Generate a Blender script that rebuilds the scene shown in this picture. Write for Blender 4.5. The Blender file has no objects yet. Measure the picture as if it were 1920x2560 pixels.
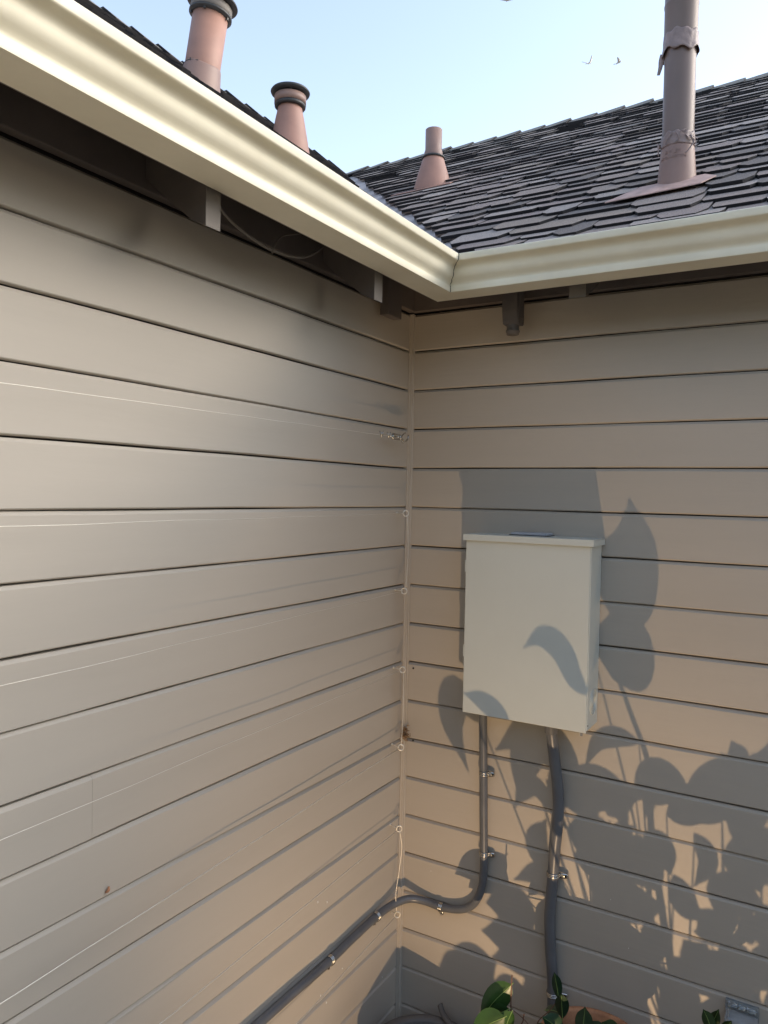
import bpy, bmesh, math, random
from mathutils import Vector, Matrix
random.seed(7)
C = bpy.context.scene.collection
S = bpy.context.scene

# ------------------------------------------------------------------ camera
# world: z = 0 is the photographer's eye height, the ground lies at z = -2.05
CAM = Vector((1.2397, -2.2512, 0.0))
R_ = Vector((0.86010513, 0.50971451, 0.02025535))
U_ = Vector((-0.02960173, 0.01023159, 0.99950941))
F_ = Vector((-0.5092572, 0.86028277, -0.02388867))
GROUND = -2.05
cd = bpy.data.cameras.new('camera')
cam = bpy.data.objects.new('camera', cd)
C.objects.link(cam)
cam.matrix_world = Matrix((
    (R_.x, U_.x, -F_.x, CAM.x), (R_.y, U_.y, -F_.y, CAM.y),
    (R_.z, U_.z, -F_.z, CAM.z), (0, 0, 0, 1)))
cd.sensor_fit = 'HORIZONTAL'
cd.sensor_width = 36
cd.lens = 36 * 1911.24 / 1920
cd.clip_start = 0.05
cd.clip_end = 2000
S.camera = cam

# ------------------------------------------------------------------ world, sun, exposure
SUN_EL, SUN_AZ = math.radians(27), math.radians(55)
w = bpy.data.worlds.new('World')
S.world = w
w.use_nodes = True
nt = w.node_tree
nt.nodes.clear()
sky = nt.nodes.new('ShaderNodeTexSky')
sky.sky_type = 'NISHITA'
sky.sun_disc = False
sky.sun_elevation = SUN_EL
sky.sun_rotation = SUN_AZ
sky.air_density = 1.0
sky.dust_density = 1.3
sky.ozone_density = 0.7
bg = nt.nodes.new('ShaderNodeBackground')
bg.inputs['Strength'].default_value = 0.13
wo = nt.nodes.new('ShaderNodeOutputWorld')
hs = nt.nodes.new('ShaderNodeHueSaturation')      # thin high haze: a paler blue
hs.inputs['Saturation'].default_value = 0.78
nt.links.new(sky.outputs[0], hs.inputs['Color'])
nt.links.new(hs.outputs[0], bg.inputs[0])
nt.links.new(bg.outputs[0], wo.inputs[0])
sd = bpy.data.lights.new('sun', 'SUN')
sd.energy = 0.6
sd.angle = math.radians(55)
sd.color = (1.0, 0.95, 0.88)
sun = bpy.data.objects.new('sun', sd)
C.objects.link(sun)
# direction to the sun (behind the camera)
SD = Vector((math.sin(SUN_AZ) * math.cos(SUN_EL), math.cos(SUN_AZ) * math.cos(SUN_EL), math.sin(SUN_EL)))
sun.rotation_euler = SD.to_track_quat('Z', 'Y').to_euler()
sun.location = (3, -8, 8)
S.view_settings.view_transform = 'Standard'
S.view_settings.look = 'None'
S.view_settings.exposure = 1.72
S.view_settings.gamma = 1
S.view_settings.use_curve_mapping = False
S.render.resolution_x = 768
S.render.resolution_y = 1024

# ------------------------------------------------------------------ materials
def mat(name, col, rough=0.6, metal=0.0, var=0.08, scale=6.0, bump=0.0, bscale=60.0, stretch=(1, 1, 1),
        spec=0.5, col2=None, speck=None, trans=0.0, alpha=1.0, coat=0.0):
    m = bpy.data.materials.new(name)
    m.use_nodes = True
    n = m.node_tree.nodes
    l = m.node_tree.links
    b = n['Principled BSDF']
    b.inputs['Roughness'].default_value = rough
    b.inputs['Metallic'].default_value = metal
    b.inputs['Specular IOR Level'].default_value = spec
    b.inputs['Transmission Weight'].default_value = trans
    b.inputs['Coat Weight'].default_value = coat
    tc = n.new('ShaderNodeTexCoord')
    mp = n.new('ShaderNodeMapping')
    mp.inputs['Scale'].default_value = stretch
    l.new(tc.outputs['Object'], mp.inputs[0])
    no = n.new('ShaderNodeTexNoise')
    no.inputs['Scale'].default_value = scale
    no.inputs['Detail'].default_value = 6
    no.inputs['Roughness'].default_value = 0.6
    l.new(mp.outputs[0], no.inputs['Vector'])
    rp = n.new('ShaderNodeValToRGB')
    c1 = [c * (1 - var) for c in col[:3]] + [1]
    c2 = [min(1, c * (1 + var)) for c in (col2 or col)[:3]] + [1]
    rp.color_ramp.elements[0].color = c1
    rp.color_ramp.elements[1].color = c2
    rp.color_ramp.elements[0].position = 0.3
    rp.color_ramp.elements[1].position = 0.7
    l.new(no.outputs['Fac'], rp.inputs[0])
    out = rp.outputs[0]
    if speck:
        # speck = (scale, threshold, colour)
        vo = n.new('ShaderNodeTexNoise')
        vo.inputs['Scale'].default_value = speck[0]
        vo.inputs['Detail'].default_value = 2
        l.new(tc.outputs['Object'], vo.inputs['Vector'])
        gt = n.new('ShaderNodeMath')
        gt.operation = 'GREATER_THAN'
        gt.inputs[1].default_value = speck[1]
        l.new(vo.outputs['Fac'], gt.inputs[0])
        mx = n.new('ShaderNodeMixRGB')
        l.new(gt.outputs[0], mx.inputs[0])
        l.new(out, mx.inputs[1])
        mx.inputs[2].default_value = list(speck[2]) + [1]
        out = mx.outputs[0]
    l.new(out, b.inputs['Base Color'])
    # slight gloss variation
    mr = n.new('ShaderNodeMapRange')
    mr.inputs['To Min'].default_value = max(0.02, rough - 0.06)
    mr.inputs['To Max'].default_value = min(1, rough + 0.06)
    l.new(no.outputs['Fac'], mr.inputs[0])
    l.new(mr.outputs[0], b.inputs['Roughness'])
    if bump > 0:
        n2 = n.new('ShaderNodeTexNoise')
        n2.inputs['Scale'].default_value = bscale
        n2.inputs['Detail'].default_value = 5
        l.new(mp.outputs[0], n2.inputs['Vector'])
        bp = n.new('ShaderNodeBump')
        bp.inputs['Strength'].default_value = bump
        bp.inputs['Distance'].default_value = 0.002
        l.new(n2.outputs['Fac'], bp.inputs['Height'])
        l.new(bp.outputs[0], b.inputs['Normal'])
    return m

SID = (0.440, 0.394, 0.328)
M_side_l = mat('siding_paint_left', SID, 0.6, var=0.07, scale=3.0, bump=0.16, bscale=60, stretch=(1, 0.12, 1), spec=0.35)
M_side_r = mat('siding_paint_right', SID, 0.6, var=0.07, scale=3.0, bump=0.28, bscale=80, stretch=(0.10, 1, 1), spec=0.35)
M_gap = mat('old_wood_behind_siding', (0.03, 0.024, 0.02), 0.9)
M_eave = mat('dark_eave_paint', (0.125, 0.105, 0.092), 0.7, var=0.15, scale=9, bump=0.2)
M_tail = mat('skylit_tail_and_trim_paint', (0.16, 0.14, 0.12), 0.6, var=0.12, scale=14, bump=0.2)  # rafter ends: skylight put into a lighter eave colour; also plain trim colour
M_gut = mat('cream_gutter_paint', (0.86, 0.79, 0.60), 0.5, var=0.05, scale=5, col2=(0.88, 0.82, 0.64), bump=0.25, bscale=12, spec=0.35)
M_seal = mat('dirty_sealant', (0.16, 0.14, 0.11), 0.8)
def shingle_mat(name, col):
    m = mat(name, col, 0.97, var=0.45, scale=330, bump=1.0, bscale=330, spec=0.05)
    return m
M_sh = [shingle_mat('granules_' + a, c) for a, c in (
    ('slate', (0.29, 0.245, 0.22)), ('mauve', (0.29, 0.243, 0.222)), ('grey', (0.36, 0.315, 0.285)),
    ('brown', (0.31, 0.26, 0.22)), ('dark', (0.20, 0.178, 0.165)))]
M_asph = mat('asphalt_edge', (0.012, 0.011, 0.013), 0.85)
M_ridge = mat('ridge_granules', (0.16, 0.15, 0.135), 0.95, var=0.3, scale=120, bump=0.6, bscale=220)
M_valley = mat('grey_valley_metal', (0.42, 0.385, 0.375), 0.8, metal=0.0, var=0.1, scale=12)
M_terra = mat('pink_brown_vent_paint', (0.35, 0.19, 0.14), 0.55, var=0.12, scale=9, bump=0.1)
M_terra2 = mat('faded_brown_vent_paint', (0.27, 0.17, 0.135), 0.5, var=0.14, scale=8, bump=0.1)
M_pipe = mat('grey_brown_flue_paint', (0.18, 0.125, 0.103), 0.42, var=0.12, scale=7, stretch=(1, 1, 0.3), bump=0.1)
M_flash = mat('chalky_pink_flashing', (0.45, 0.30, 0.25), 0.7, var=0.25, scale=25, bump=0.3)
M_cap = mat('dark_cap_metal', (0.035, 0.035, 0.035), 0.5)
M_tape = mat('wrinkled_tape', (0.26, 0.19, 0.17), 0.45, var=0.2, scale=30, bump=0.8, bscale=90)
M_box = mat('pale_grey_enamel', (0.57, 0.59, 0.535), 0.42, var=0.03, scale=3)
M_boxtop = mat('grey_hub_plate', (0.42, 0.44, 0.48), 0.4)
M_cond = mat('blue_grey_conduit', (0.115, 0.12, 0.128), 0.36, var=0.1, scale=20)
M_chrome = mat('zinc_plated_steel', (0.55, 0.54, 0.51), 0.25, metal=1.0)
M_wire = mat('galvanized_wire', (0.72, 0.69, 0.61), 0.33, metal=0.4)
M_black = mat('black_hole', (0.008, 0.008, 0.008), 0.7)
M_cable = mat('painted_cable', (0.15, 0.13, 0.11), 0.6)
M_plas = mat('grey_plastic_pot', (0.12, 0.112, 0.105), 0.55, var=0.12, scale=12)
M_soil = mat('potting_soil', (0.03, 0.022, 0.016), 0.95, bump=1, bscale=120)
M_pot = mat('weathered_terracotta', (0.30, 0.115, 0.045), 0.75, var=0.3, scale=22, col2=(0.42, 0.20, 0.10), bump=0.4)
M_bark = mat('reddish_twig', (0.16, 0.085, 0.055), 0.7, var=0.25, scale=40)
M_debris = mat('dry_debris', (0.25, 0.14, 0.06), 0.9, var=0.4, scale=80)
M_ground = mat('concrete_paving', (0.28, 0.225, 0.165), 0.9, var=0.15, scale=3, bump=0.3)
M_bird = mat('pale_grey_feathers', (0.5, 0.5, 0.52), 0.8)
M_fix = mat('black_fixture_metal', (0.03, 0.03, 0.03), 0.5)
M_speck = mat('white_paint_drip', (0.75, 0.75, 0.72), 0.5)

def leaf_mat(name, c1, c2):
    m = mat(name, c1, 0.3, var=0.25, scale=14, col2=c2, spec=0.6)
    b = m.node_tree.nodes['Principled BSDF']
    return m
M_leaf = [leaf_mat('glossy_leaf_a', (0.012, 0.035, 0.009), (0.02, 0.052, 0.013)),
          leaf_mat('glossy_leaf_b', (0.020, 0.060, 0.012), (0.034, 0.085, 0.02)),
          leaf_mat('glossy_leaf_c', (0.014, 0.038, 0.016), (0.022, 0.055, 0.026))]
M_vein = mat('leaf_midrib', (0.22, 0.34, 0.10), 0.4)

M_clear = bpy.data.materials.new('clear_plastic')
M_clear.use_nodes = True
_b = M_clear.node_tree.nodes['Principled BSDF']
_b.inputs['Base Color'].default_value = (0.86, 0.92, 0.95, 1)
_b.inputs['Roughness'].default_value = 0.06
_b.inputs['Transmission Weight'].default_value = 0.85
_b.inputs['IOR'].default_value = 1.49

# ------------------------------------------------------------------ mesh helpers
def obj(name, bm, mats, parent=None, smooth=False, label=None, kind=None):
    me = bpy.data.meshes.new(name)
    bm.normal_update()
    bm.to_mesh(me)
    bm.free()
    if not isinstance(mats, (list, tuple)):
        mats = [mats]
    for m in mats:
        me.materials.append(m)
    if smooth:
        for p in me.polygons:
            p.use_smooth = True
    o = bpy.data.objects.new(name, me)
    C.objects.link(o)
    if parent:
        o.parent = parent
    if label:
        o['label'] = label
    if kind:
        o['kind'] = kind
    return o

def thing(name, label, cat, group=None, loc=(0, 0, 0)):
    o = bpy.data.objects.new(name, None)
    o.empty_display_size = 0.05
    C.objects.link(o)
    o.location = loc
    o['label'] = label
    o['category'] = cat
    if group:
        o['group'] = group
    return o

def tag(o, label, cat, group=None):
    o['label'] = label
    o['category'] = cat
    if group:
        o['group'] = group
    return o

def box(bm, x0, x1, y0, y1, z0, z1, bev=0.0, mi=0):
    vs = [bm.verts.new((x, y, z)) for x in (x0, x1) for y in (y0, y1) for z in (z0, z1)]
    fs = []
    for idx in ((0, 1, 3, 2), (4, 6, 7, 5), (0, 4, 5, 1), (2, 3, 7, 6), (0, 2, 6, 4), (1, 5, 7, 3)):
        f = bm.faces.new([vs[i] for i in idx])
        f.material_index = mi
        fs.append(f)
    if bev > 0:
        es = set(e for f in fs for e in f.edges)
        bmesh.ops.bevel(bm, geom=list(es), offset=bev, segments=2, profile=0.6, affect='EDGES')
    return vs

def prism(bm, poly, ax, a0, a1, mi=0):
    """poly: 2D list, extruded along axis ax (0,1,2) between a0 and a1."""
    def P(p, a):
        v = [0, 0, 0]
        o = [i for i in range(3) if i != ax]
        v[ax] = a
        v[o[0]] = p[0]
        v[o[1]] = p[1]
        return v
    A = [bm.verts.new(P(p, a0)) for p in poly]
    B = [bm.verts.new(P(p, a1)) for p in poly]
    n = len(poly)
    for i in range(n):
        f = bm.faces.new((A[i], A[(i + 1) % n], B[(i + 1) % n], B[i]))
        f.material_index = mi
    f = bm.faces.new(A[::-1]); f.material_index = mi
    f = bm.faces.new(B); f.material_index = mi
    bmesh.ops.recalc_face_normals(bm, faces=bm.faces[:])

def frames(pts):
    pts = [Vector(p) for p in pts]
    out = []
    up = None
    for i, p in enumerate(pts):
        t = (pts[min(i + 1, len(pts) - 1)] - pts[max(i - 1, 0)]).normalized()
        if up is None:
            up = Vector((0, 0, 1)) if abs(t.z) < 0.9 else Vector((1, 0, 0))
        a = (up - t * up.dot(t)).normalized()
        b = t.cross(a)
        up = a
        out.append((p, a, b, t))
    return out

def tube(bm, pts, r, seg=10, cap=True, closed=False, mi=0):
    fr = frames(pts)
    rings = []
    for i, (p, a, b, t) in enumerate(fr):
        rr = r(i / max(1, len(fr) - 1)) if callable(r) else r
        rings.append([bm.verts.new(p + a * rr * math.cos(2 * math.pi * k / seg) + b * rr * math.sin(2 * math.pi * k / seg)) for k in range(seg)])
    n = len(rings)
    for i in range(n - 1 if not closed else n):
        A, B = rings[i], rings[(i + 1) % n]
        for k in range(seg):
            f = bm.faces.new((A[k], A[(k + 1) % seg], B[(k + 1) % seg], B[k]))
            f.material_index = mi
    if cap and not closed:
        f = bm.faces.new(rings[0][::-1]); f.material_index = mi
        f = bm.faces.new(rings[-1]); f.material_index = mi

def spline(pts, n=8):
    P = [Vector(p) for p in pts]
    P = [P[0] * 2 - P[1]] + P + [P[-1] * 2 - P[-2]]
    out = []
    for i in range(1, len(P) - 2):
        for k in range(n):
            t = k / n
            a, b, c, d = P[i - 1], P[i], P[i + 1], P[i + 2]
            out.append(0.5 * ((2 * b) + (c - a) * t + (2 * a - 5 * b + 4 * c - d) * t * t + (3 * b - 3 * c + d - a) * t ** 3))
    out.append(P[-2])
    return out

def lathe(bm, prof, seg=40, center=(0, 0, 0), mi=0, wob=None, flat=None, shear=None):
    """prof: list (r, z). wob(k_angle, i) adds to z; shear(x,y) lifts a ring."""
    rings = []
    for i, (r, z) in enumerate(prof):
        ring = []
        for k in range(seg):
            a = 2 * math.pi * k / seg
            x, y = r * math.cos(a), r * math.sin(a)
            dz = (wob(a, i) if wob else 0)
            ring.append(bm.verts.new((center[0] + x, center[1] + y, center[2] + z + dz)))
        rings.append(ring)
    for i in range(len(rings) - 1):
        for k in range(seg):
            f = bm.faces.new((rings[i][k], rings[i][(k + 1) % seg], rings[i + 1][(k + 1) % seg], rings[i + 1][k]))
            f.material_index = mi
    return rings

# ------------------------------------------------------------------ ground (never quite in view)
bm = bmesh.new()
g = [bm.verts.new(p) for p in ((-400, -400, GROUND), (400, -400, GROUND), (400, 400, GROUND), (-400, 400, GROUND))]
bm.faces.new(g)
obj('ground', bm, M_ground, kind='structure')

# added hedges, out of view: they block low sky so the eaves stay dark
M_blocker_hedge = mat('blocker_hedge_green', (0.045, 0.06, 0.03), 0.8, var=0.4, scale=5, bump=1)
def blocker_hedge(p0, p1, h):
    bm = bmesh.new()
    q = random.Random(2)
    d = Vector(p1) - Vector(p0)
    n = int(d.length / 0.3)
    side = Vector((-d.y, d.x, 0)).normalized()
    rows = []
    for i in range(n + 1):
        p = Vector(p0) + d * i / n
        row = []
        for k in range(11):
            if k < 5: o_, z = -0.5, h * k / 5
            elif k == 5: o_, z = 0, h
            else: o_, z = 0.5, h * (10 - k) / 5
            row.append(bm.verts.new(p + side * (o_ + q.uniform(-.12, .12)) + Vector((0, 0, GROUND + z + q.uniform(-.08, .12) * (z > 0)))))
        rows.append(row)
    for A, B in zip(rows, rows[1:]):
        for k in range(10):
            bm.faces.new((A[k], A[k + 1], B[k + 1], B[k]))
    return obj('blocker_hedge', bm, M_blocker_hedge, kind='structure')
blocker_hedge((-9, -9.5, 0), (10, -9.5, 0), 4.6)
blocker_hedge((9.5, -9, 0), (9.5, -1.5, 0), 4.6)

# ------------------------------------------------------------------ walls with lap boards
G0, P_ = 0.477, 0.13          # height of the first groove and the board pitch
def wavy_prism(bm, poly, ax, a0, a1, seed):
    q = random.Random(seed)
    n = max(2, int(abs(a1 - a0) / 0.12))
    p1, p2, p3, p4 = [q.uniform(0, 6.28) for _ in range(4)]
    rows = []
    for i in range(n + 1):
        a = a0 + (a1 - a0) * i / n
        dz = 0.0005 * math.sin(a * 5.1 + p1) + 0.00035 * math.sin(a * 13.7 + p2)
        dd = 0.0006 * math.sin(a * 3.3 + p3) + 0.0003 * math.sin(a * 9.1 + p4)
        row = []
        for d, z in poly:
            v = [0, 0, z + dz]
            v[ax] = a
            v[1 - ax] = d + dd
            row.append(bm.verts.new(v))
        rows.append(row)
    m = len(poly)
    for A, B in zip(rows, rows[1:]):
        for k in range(m):
            bm.faces.new((A[k], A[(k + 1) % m], B[(k + 1) % m], B[k]))
    bm.faces.new(rows[0][::-1]); bm.faces.new(rows[-1])
    bmesh.ops.recalc_face_normals(bm, faces=bm.faces[:])

def board_profile(zt, zb):
    """(depth, z) outline of one board; face at depth 0, positive goes into the wall."""
    return [(0.0, zt - 0.0090), (0.0010, zt - 0.0075), (0.0070, zt - 0.0018), (0.018, zt - 0.001), (0.018, zb + 0.0035),
            (0.0080, zb + 0.0012), (0.0014, zb + 0.0034), (0.0, zb + 0.0052)]

wall_l = thing('house_wall', 'long taupe board-sided wall on the left, running toward the camera, strung with wires', 'wall')
wall_r = thing('house_wall', 'taupe board-sided wall on the right that carries the grey electrical box', 'wall')
rb = random.Random(3)
def boards(wall, side, m):
    for i in range(-1, 20):
        zt = G0 - P_ * i
        zb = zt - P_
        if i == -1:
            zt = 0.600
        if zb < GROUND:
            zb = GROUND + 0.01
        if zt - zb < 0.03:
            continue
        j = [(rb.uniform(-0.0006, 0.0006)) for _ in range(2)]
        prof = [(d + j[0], z) for d, z in board_profile(zt + j[1], zb + j[1])]
        if side == 'L':
            cuts = [-7.0, -0.013]
            if i == 8:
                cuts = [-7.0, -1.2584, -1.2572, -0.013]
            elif i in (3, 12):
                cuts = [-7.0, -2.9, -2.899, -0.013]
            for a, b in zip(cuts[0::2], cuts[1::2]):
                bm = bmesh.new()
                off = 0.0009 if (i == 8 and b > -1) else 0
                wavy_prism(bm, [(-(d + off), z) for d, z in prof], 1, a, b, i * 7 + 1)
                obj('siding_board', bm, m, wall)
        else:
            bm = bmesh.new()
            wavy_prism(bm, [(d, z) for d, z in prof], 0, 0.013, 6.0, i * 11 + 5)
            obj('siding_board', bm, m, wall)
boards(wall_l, 'L', M_side_l)
boards(wall_r, 'R', M_side_r)
# sheathing behind the boards
bm = bmesh.new(); box(bm, -0.14, -0.0200, -7.0, 0.1, GROUND, 0.62); obj('sheathing', bm, M_gap, wall_l)
bm = bmesh.new(); box(bm, 0.0, 6.0, 0.0200, 0.14, GROUND, 0.62); obj('sheathing', bm, M_gap, wall_r)
# corner trim: a slim square strip with a caulk bead on either side
bm = bmesh.new()
box(bm, -0.014, 0.013, -0.013, 0.014, GROUND, 0.598, 0.002)
tube(bm, [(0.0125 + 0.0012 * math.sin(z * 9), -0.0022, z) for z in [GROUND + 0.02 + k * 0.08 for k in range(33)]], 0.0032, 8)
tube(bm, [(0.0022, -0.0125 + 0.001 * math.sin(z * 7), z) for z in [GROUND + 0.02 + k * 0.08 for k in range(33)]], 0.0032, 8)
obj('corner_trim', bm, M_side_r, wall_r, smooth=False)
# frieze boards at the top of each wall
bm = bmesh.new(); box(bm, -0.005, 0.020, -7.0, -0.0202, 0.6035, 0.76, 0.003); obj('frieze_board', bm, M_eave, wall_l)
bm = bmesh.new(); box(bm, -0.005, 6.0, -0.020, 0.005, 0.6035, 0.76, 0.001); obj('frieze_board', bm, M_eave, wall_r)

# ------------------------------------------------------------------ roofs
SR, SL = 0.62, 0.76
EZ = 0.655
RY = 2.32                      # ridge of the right roof (y)
LX = -1.85                     # ridge of the left roof (x)
RZ = EZ + SR * (RY + 0.25)
roof_r = thing('roof', 'dark layered shingle roof rising behind the right gutter, with two vent pipes', 'roof')
roof_l = thing('roof', 'dark shingle roof above the left gutter, seen almost edge-on with two capped vents', 'roof')
def zr(y): return EZ + SR * (y + 0.25)
def zl(x): return EZ + SL * (0.25 - x)
YB = -7.0
XB = 6.0
# decks (thick)
def deck(name, poly, th, parent, m):
    bm = bmesh.new()
    top = [bm.verts.new(p) for p in poly]
    bot = [bm.verts.new((p[0], p[1], p[2] - th)) for p in poly]
    bm.faces.new(top)
    bm.faces.new(bot[::-1])
    n = len(poly)
    for i in range(n):
        bm.faces.new((top[i], bot[i], bot[(i + 1) % n], top[(i + 1) % n]))
    bmesh.ops.recalc_face_normals(bm, faces=bm.faces[:])
    return obj(name, bm, m, parent)
deck('roof_deck', [(0.25, -0.25, EZ), (XB, -0.25, EZ), (XB, RY, RZ), (LX, RY, RZ)], 0.03, roof_r, M_eave)
deck('roof_deck', [(0.25, YB, EZ), (0.25, -0.25, EZ), (LX, RY, RZ), (LX, YB, RZ)], 0.03, roof_l, M_eave)
deck('rear_slope', [(LX, RY + 0.004, RZ - .01), (XB, RY + 0.004, RZ - .01), (XB, RY + 2.7, 0.55), (LX - 2.2, RY + 2.7, 0.55)], 0.03, roof_r, M_sh[0])
deck('rear_slope', [(LX - 0.004, YB, RZ - .01), (LX - 0.004, RY, RZ - .01), (LX - 2.2, RY + 2.7, 0.55), (LX - 2.2, YB, 0.55)], 0.03, roof_l, M_sh[0])

# shingle tabs: eight shapes in five granule shades, mesh data shared
EXP = 0.100
def tab_mesh(w, drop, taper, tl, shade, wobble):
    bm = bmesh.new()
    L = 0.150
    th = 0.0105
    y0, y1 = -drop, L - 0.0
    yk = y0 + (0.044 if drop > 0.02 else 0.030)
    hw = w / 2
    bl = hw - taper * (0.9 + 0.2 * wobble)
    br = hw - taper * (1.1 - 0.2 * wobble)
    outl = [(-bl, y0), (br, y0 + tl), (hw, yk + 0.01 * wobble), (hw, y1), (-hw, y1), (-hw, yk)]
    def hz(y):                     # the slab lies tilted on the course below
        return 0.0125 * (1 - (y - y0) / (y1 - y0)) * 1.2 + 0.0010
    T = [bm.verts.new((x, y, hz(y) + th)) for x, y in outl]
    B = [bm.verts.new((x, y, hz(y))) for x, y in outl]
    f = bm.faces.new(T); f.material_index = 0
    n = len(outl)
    for i in range(n):
        f = bm.faces.new((T[i], B[i], B[(i + 1) % n], T[(i + 1) % n])); f.material_index = 1
    # a second, thinner laminate under the butt
    o2 = [(-bl - 0.004, y0 + 0.006), (br + 0.004, y0 + 0.006 + tl), (br + 0.006, y0 + 0.03), (-bl - 0.006, y0 + 0.03)]
    T2 = [bm.verts.new((x, y, hz(y) - 0.0015)) for x, y in o2]
    B2 = [bm.verts.new((x, y, hz(y) - 0.0065)) for x, y in o2]
    bm.faces.new(T2).material_index = 0
    for i in range(4):
        bm.faces.new((T2[i], B2[i], B2[(i + 1) % 4], T2[(i + 1) % 4])).material_index = 0
    bmesh.ops.recalc_face_normals(bm, faces=bm.faces[:])
    me = bpy.data.meshes.new('shingle')
    bm.to_mesh(me); bm.free()
    me.materials.append(M_sh[shade]); me.materials.append(M_asph)
    return me
rs = random.Random(11)
WID = [0.105, 0.125, 0.145, 0.17, 0.195, 0.225]
TABS = {}
for wi, ww in enumerate(WID):
    for d in (0, 1):
        for s in range(5):
            TABS[(wi, d, s)] = tab_mesh(ww, (0.0, 0.040)[d] + rs.uniform(-.003, .003), rs.uniform(0.018, 0.030) if d else rs.uniform(0.006, 0.016), rs.uniform(-.003, .003), s, rs.uniform(0, 1))

def lay_roof(parent, origin, X, Y, Z, ncourse, xstart, xend, near_xy, campos, skip=None):
    """courses of tabs; the 300 showing largest are objects, the rest one joined part."""
    Mx = Matrix((( X.x, Y.x, Z.x, origin.x), (X.y, Y.y, Z.y, origin.y), (X.z, Y.z, Z.z, origin.z), (0, 0, 0, 1)))
    items = []
    for c in range(ncourse):
        sy = c * EXP + (0.006 if c else 0.03)
        x = xstart(c * EXP) + rs.uniform(0, 0.03)
        d = rs.randint(0, 1)
        while x < xend:
            wi = rs.randrange(len(WID))
            ww = WID[wi]
            cx = x + ww / 2
            sh = rs.choices(range(5), (30, 20, 18, 10, 22))[0]
            M = Mx @ Matrix.Translation((cx, sy, rs.uniform(0, 0.002) + (0.004 if d else 0))) @ Matrix.Rotation(rs.uniform(-0.008, 0.008), 4, 'Z') @ Matrix.Rotation(rs.uniform(-0.01, 0.02), 4, 'X')
            if not (skip and skip(cx, sy)):
                items.append(((M.translation - campos).length, M, (wi, d if c else 0, sh)))
            x += ww + rs.uniform(-0.004, 0.006)
            d = 1 - d if rs.random() < 0.72 else d
    items.sort(key=lambda t: t[0])
    return items

def emit_roof(parent, items, vis):
    """vis: how likely in frame; nearest visible 290 become shingle parts."""
    sel = [it for it in items if vis(it[1].translation)]
    oth = [it for it in items if not vis(it[1].translation)]
    for it in sel[:295]:
        o = bpy.data.objects.new('shingle', TABS[it[2]])
        C.objects.link(o)
        o.parent = parent
        o.matrix_world = it[1]
    bmv, bmf, mi = [], [], []
    slots = {}
    me = bpy.data.meshes.new('shingle_field')
    for s in M_sh + [M_asph]:
        me.materials.append(s)
    for it in sel[295:] + oth:
        src = TABS[it[2]]
        base = len(bmv)
        bmv += [it[1] @ v.co for v in src.vertices]
        for p in src.polygons:
            bmf.append([base + k for k in p.vertices])
            mi.append(it[2][2] if p.material_index == 0 else 5)
    me.from_pydata(bmv, [], bmf)
    for p, k in zip(me.polygons, mi):
        p.material_index = k
    o = bpy.data.objects.new('shingle_field', me)
    C.objects.link(o)
    o.parent = parent
    o['kind'] = 'stuff'

def infront(p):
    d = p - CAM
    z = d.dot(F_)
    if z < 0.3:
        return False
    u, v = 1911.24 * d.dot(R_) / z, 1911.24 * d.dot(U_) / z
    return abs(u) < 1010 and abs(v) < 1330
cr_, sr_ = 1 / math.hypot(1, SR), SR / math.hypot(1, SR)
cl_, sl_ = 1 / math.hypot(1, SL), SL / math.hypot(1, SL)
kv = (0.25 - LX) / (RY + 0.25)
OR = Vector((0, -0.25, EZ)); XR, YR, ZR = Vector((1, 0, 0)), Vector((0, cr_, sr_)), Vector((0, -sr_, cr_))
nR = int((RY + 0.25) / cr_ / EXP)
P4 = (0.797, 0.183); P3 = (-0.505, 1.10)
def skipR(x, s):
    y = -0.25 + s * cr_
    # leave the flue flashings and the cones free
    for (px, py), rr in ((P4, 0.066), (P3, 0.06)):
        if abs(x - px) < rr and -0.10 < y - py < 0.05:
            return True
    return False
items = lay_roof(roof_r, OR, XR, YR, ZR, nR, lambda s: 0.25 - kv * s * cr_ + 0.040, 3.2, None, CAM, skipR)
emit_roof(roof_r, items, infront)
OL = Vector((0.25, 0, EZ)); XL, YL, ZL = Vector((0, 1, 0)), Vector((-cl_, 0, sl_)), Vector((sl_, 0, cl_))
nL = int((0.25 - LX) / cl_ / EXP)
P1 = (-1.10, 0.12); P2 = (-0.775, 0.315)
def skipL(yy, s):
    x = 0.25 - s * cl_
    if yy > -0.25 + (0.25 - x) / kv - 0.17:
        return True
    for (px, py), rr in ((P1, 0.09), (P2, 0.09)):
        if abs(yy - py) < rr and -0.05 < (x - px) < 0.09:
            return True
    return False
items = lay_roof(roof_l, OL, XL, YL, ZL, nL, lambda s: -4.0, 2.4, None, CAM, skipL)
emit_roof(roof_l, items, infront)

# valley metal
bm = bmesh.new()
vd = Vector((LX - 0.25, RY + 0.25, RZ - EZ))
v0 = Vector((0.25, -0.25, EZ)) ; v1 = v0 + vd
def off(p, ax, ay):
    # point offset in plan, lifted on to the right plane (ax,ay on whichever roof)
    q = Vector((p.x + ax, p.y + ay, 0))
    q.z = max(zr(q.y) if ax > 0 or ay < 0 else -9, zl(q.x) if ax < 0 or ay < 0 else -9)
    return q
A = [bm.verts.new(v0 + Vector((0, 0, .006))), bm.verts.new(v1 + Vector((0, 0, .006)))]
rgt = [bm.verts.new((v0.x + 0.15, v0.y, zr(v0.y) + .006)), bm.verts.new((v1.x + 0.15, v1.y, zr(v1.y) + .006))]
lft = [bm.verts.new((v0.x, v0.y - 0.15, zl(v0.x) + .006)), bm.verts.new((v1.x, v1.y - 0.15, zl(v1.x) + .006))]
bm.faces.new((A[0], rgt[0], rgt[1], A[1]))
bm.faces.new((lft[0], A[0], A[1], lft[1]))
obj('valley_flashing', bm, M_valley, roof_r)

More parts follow.
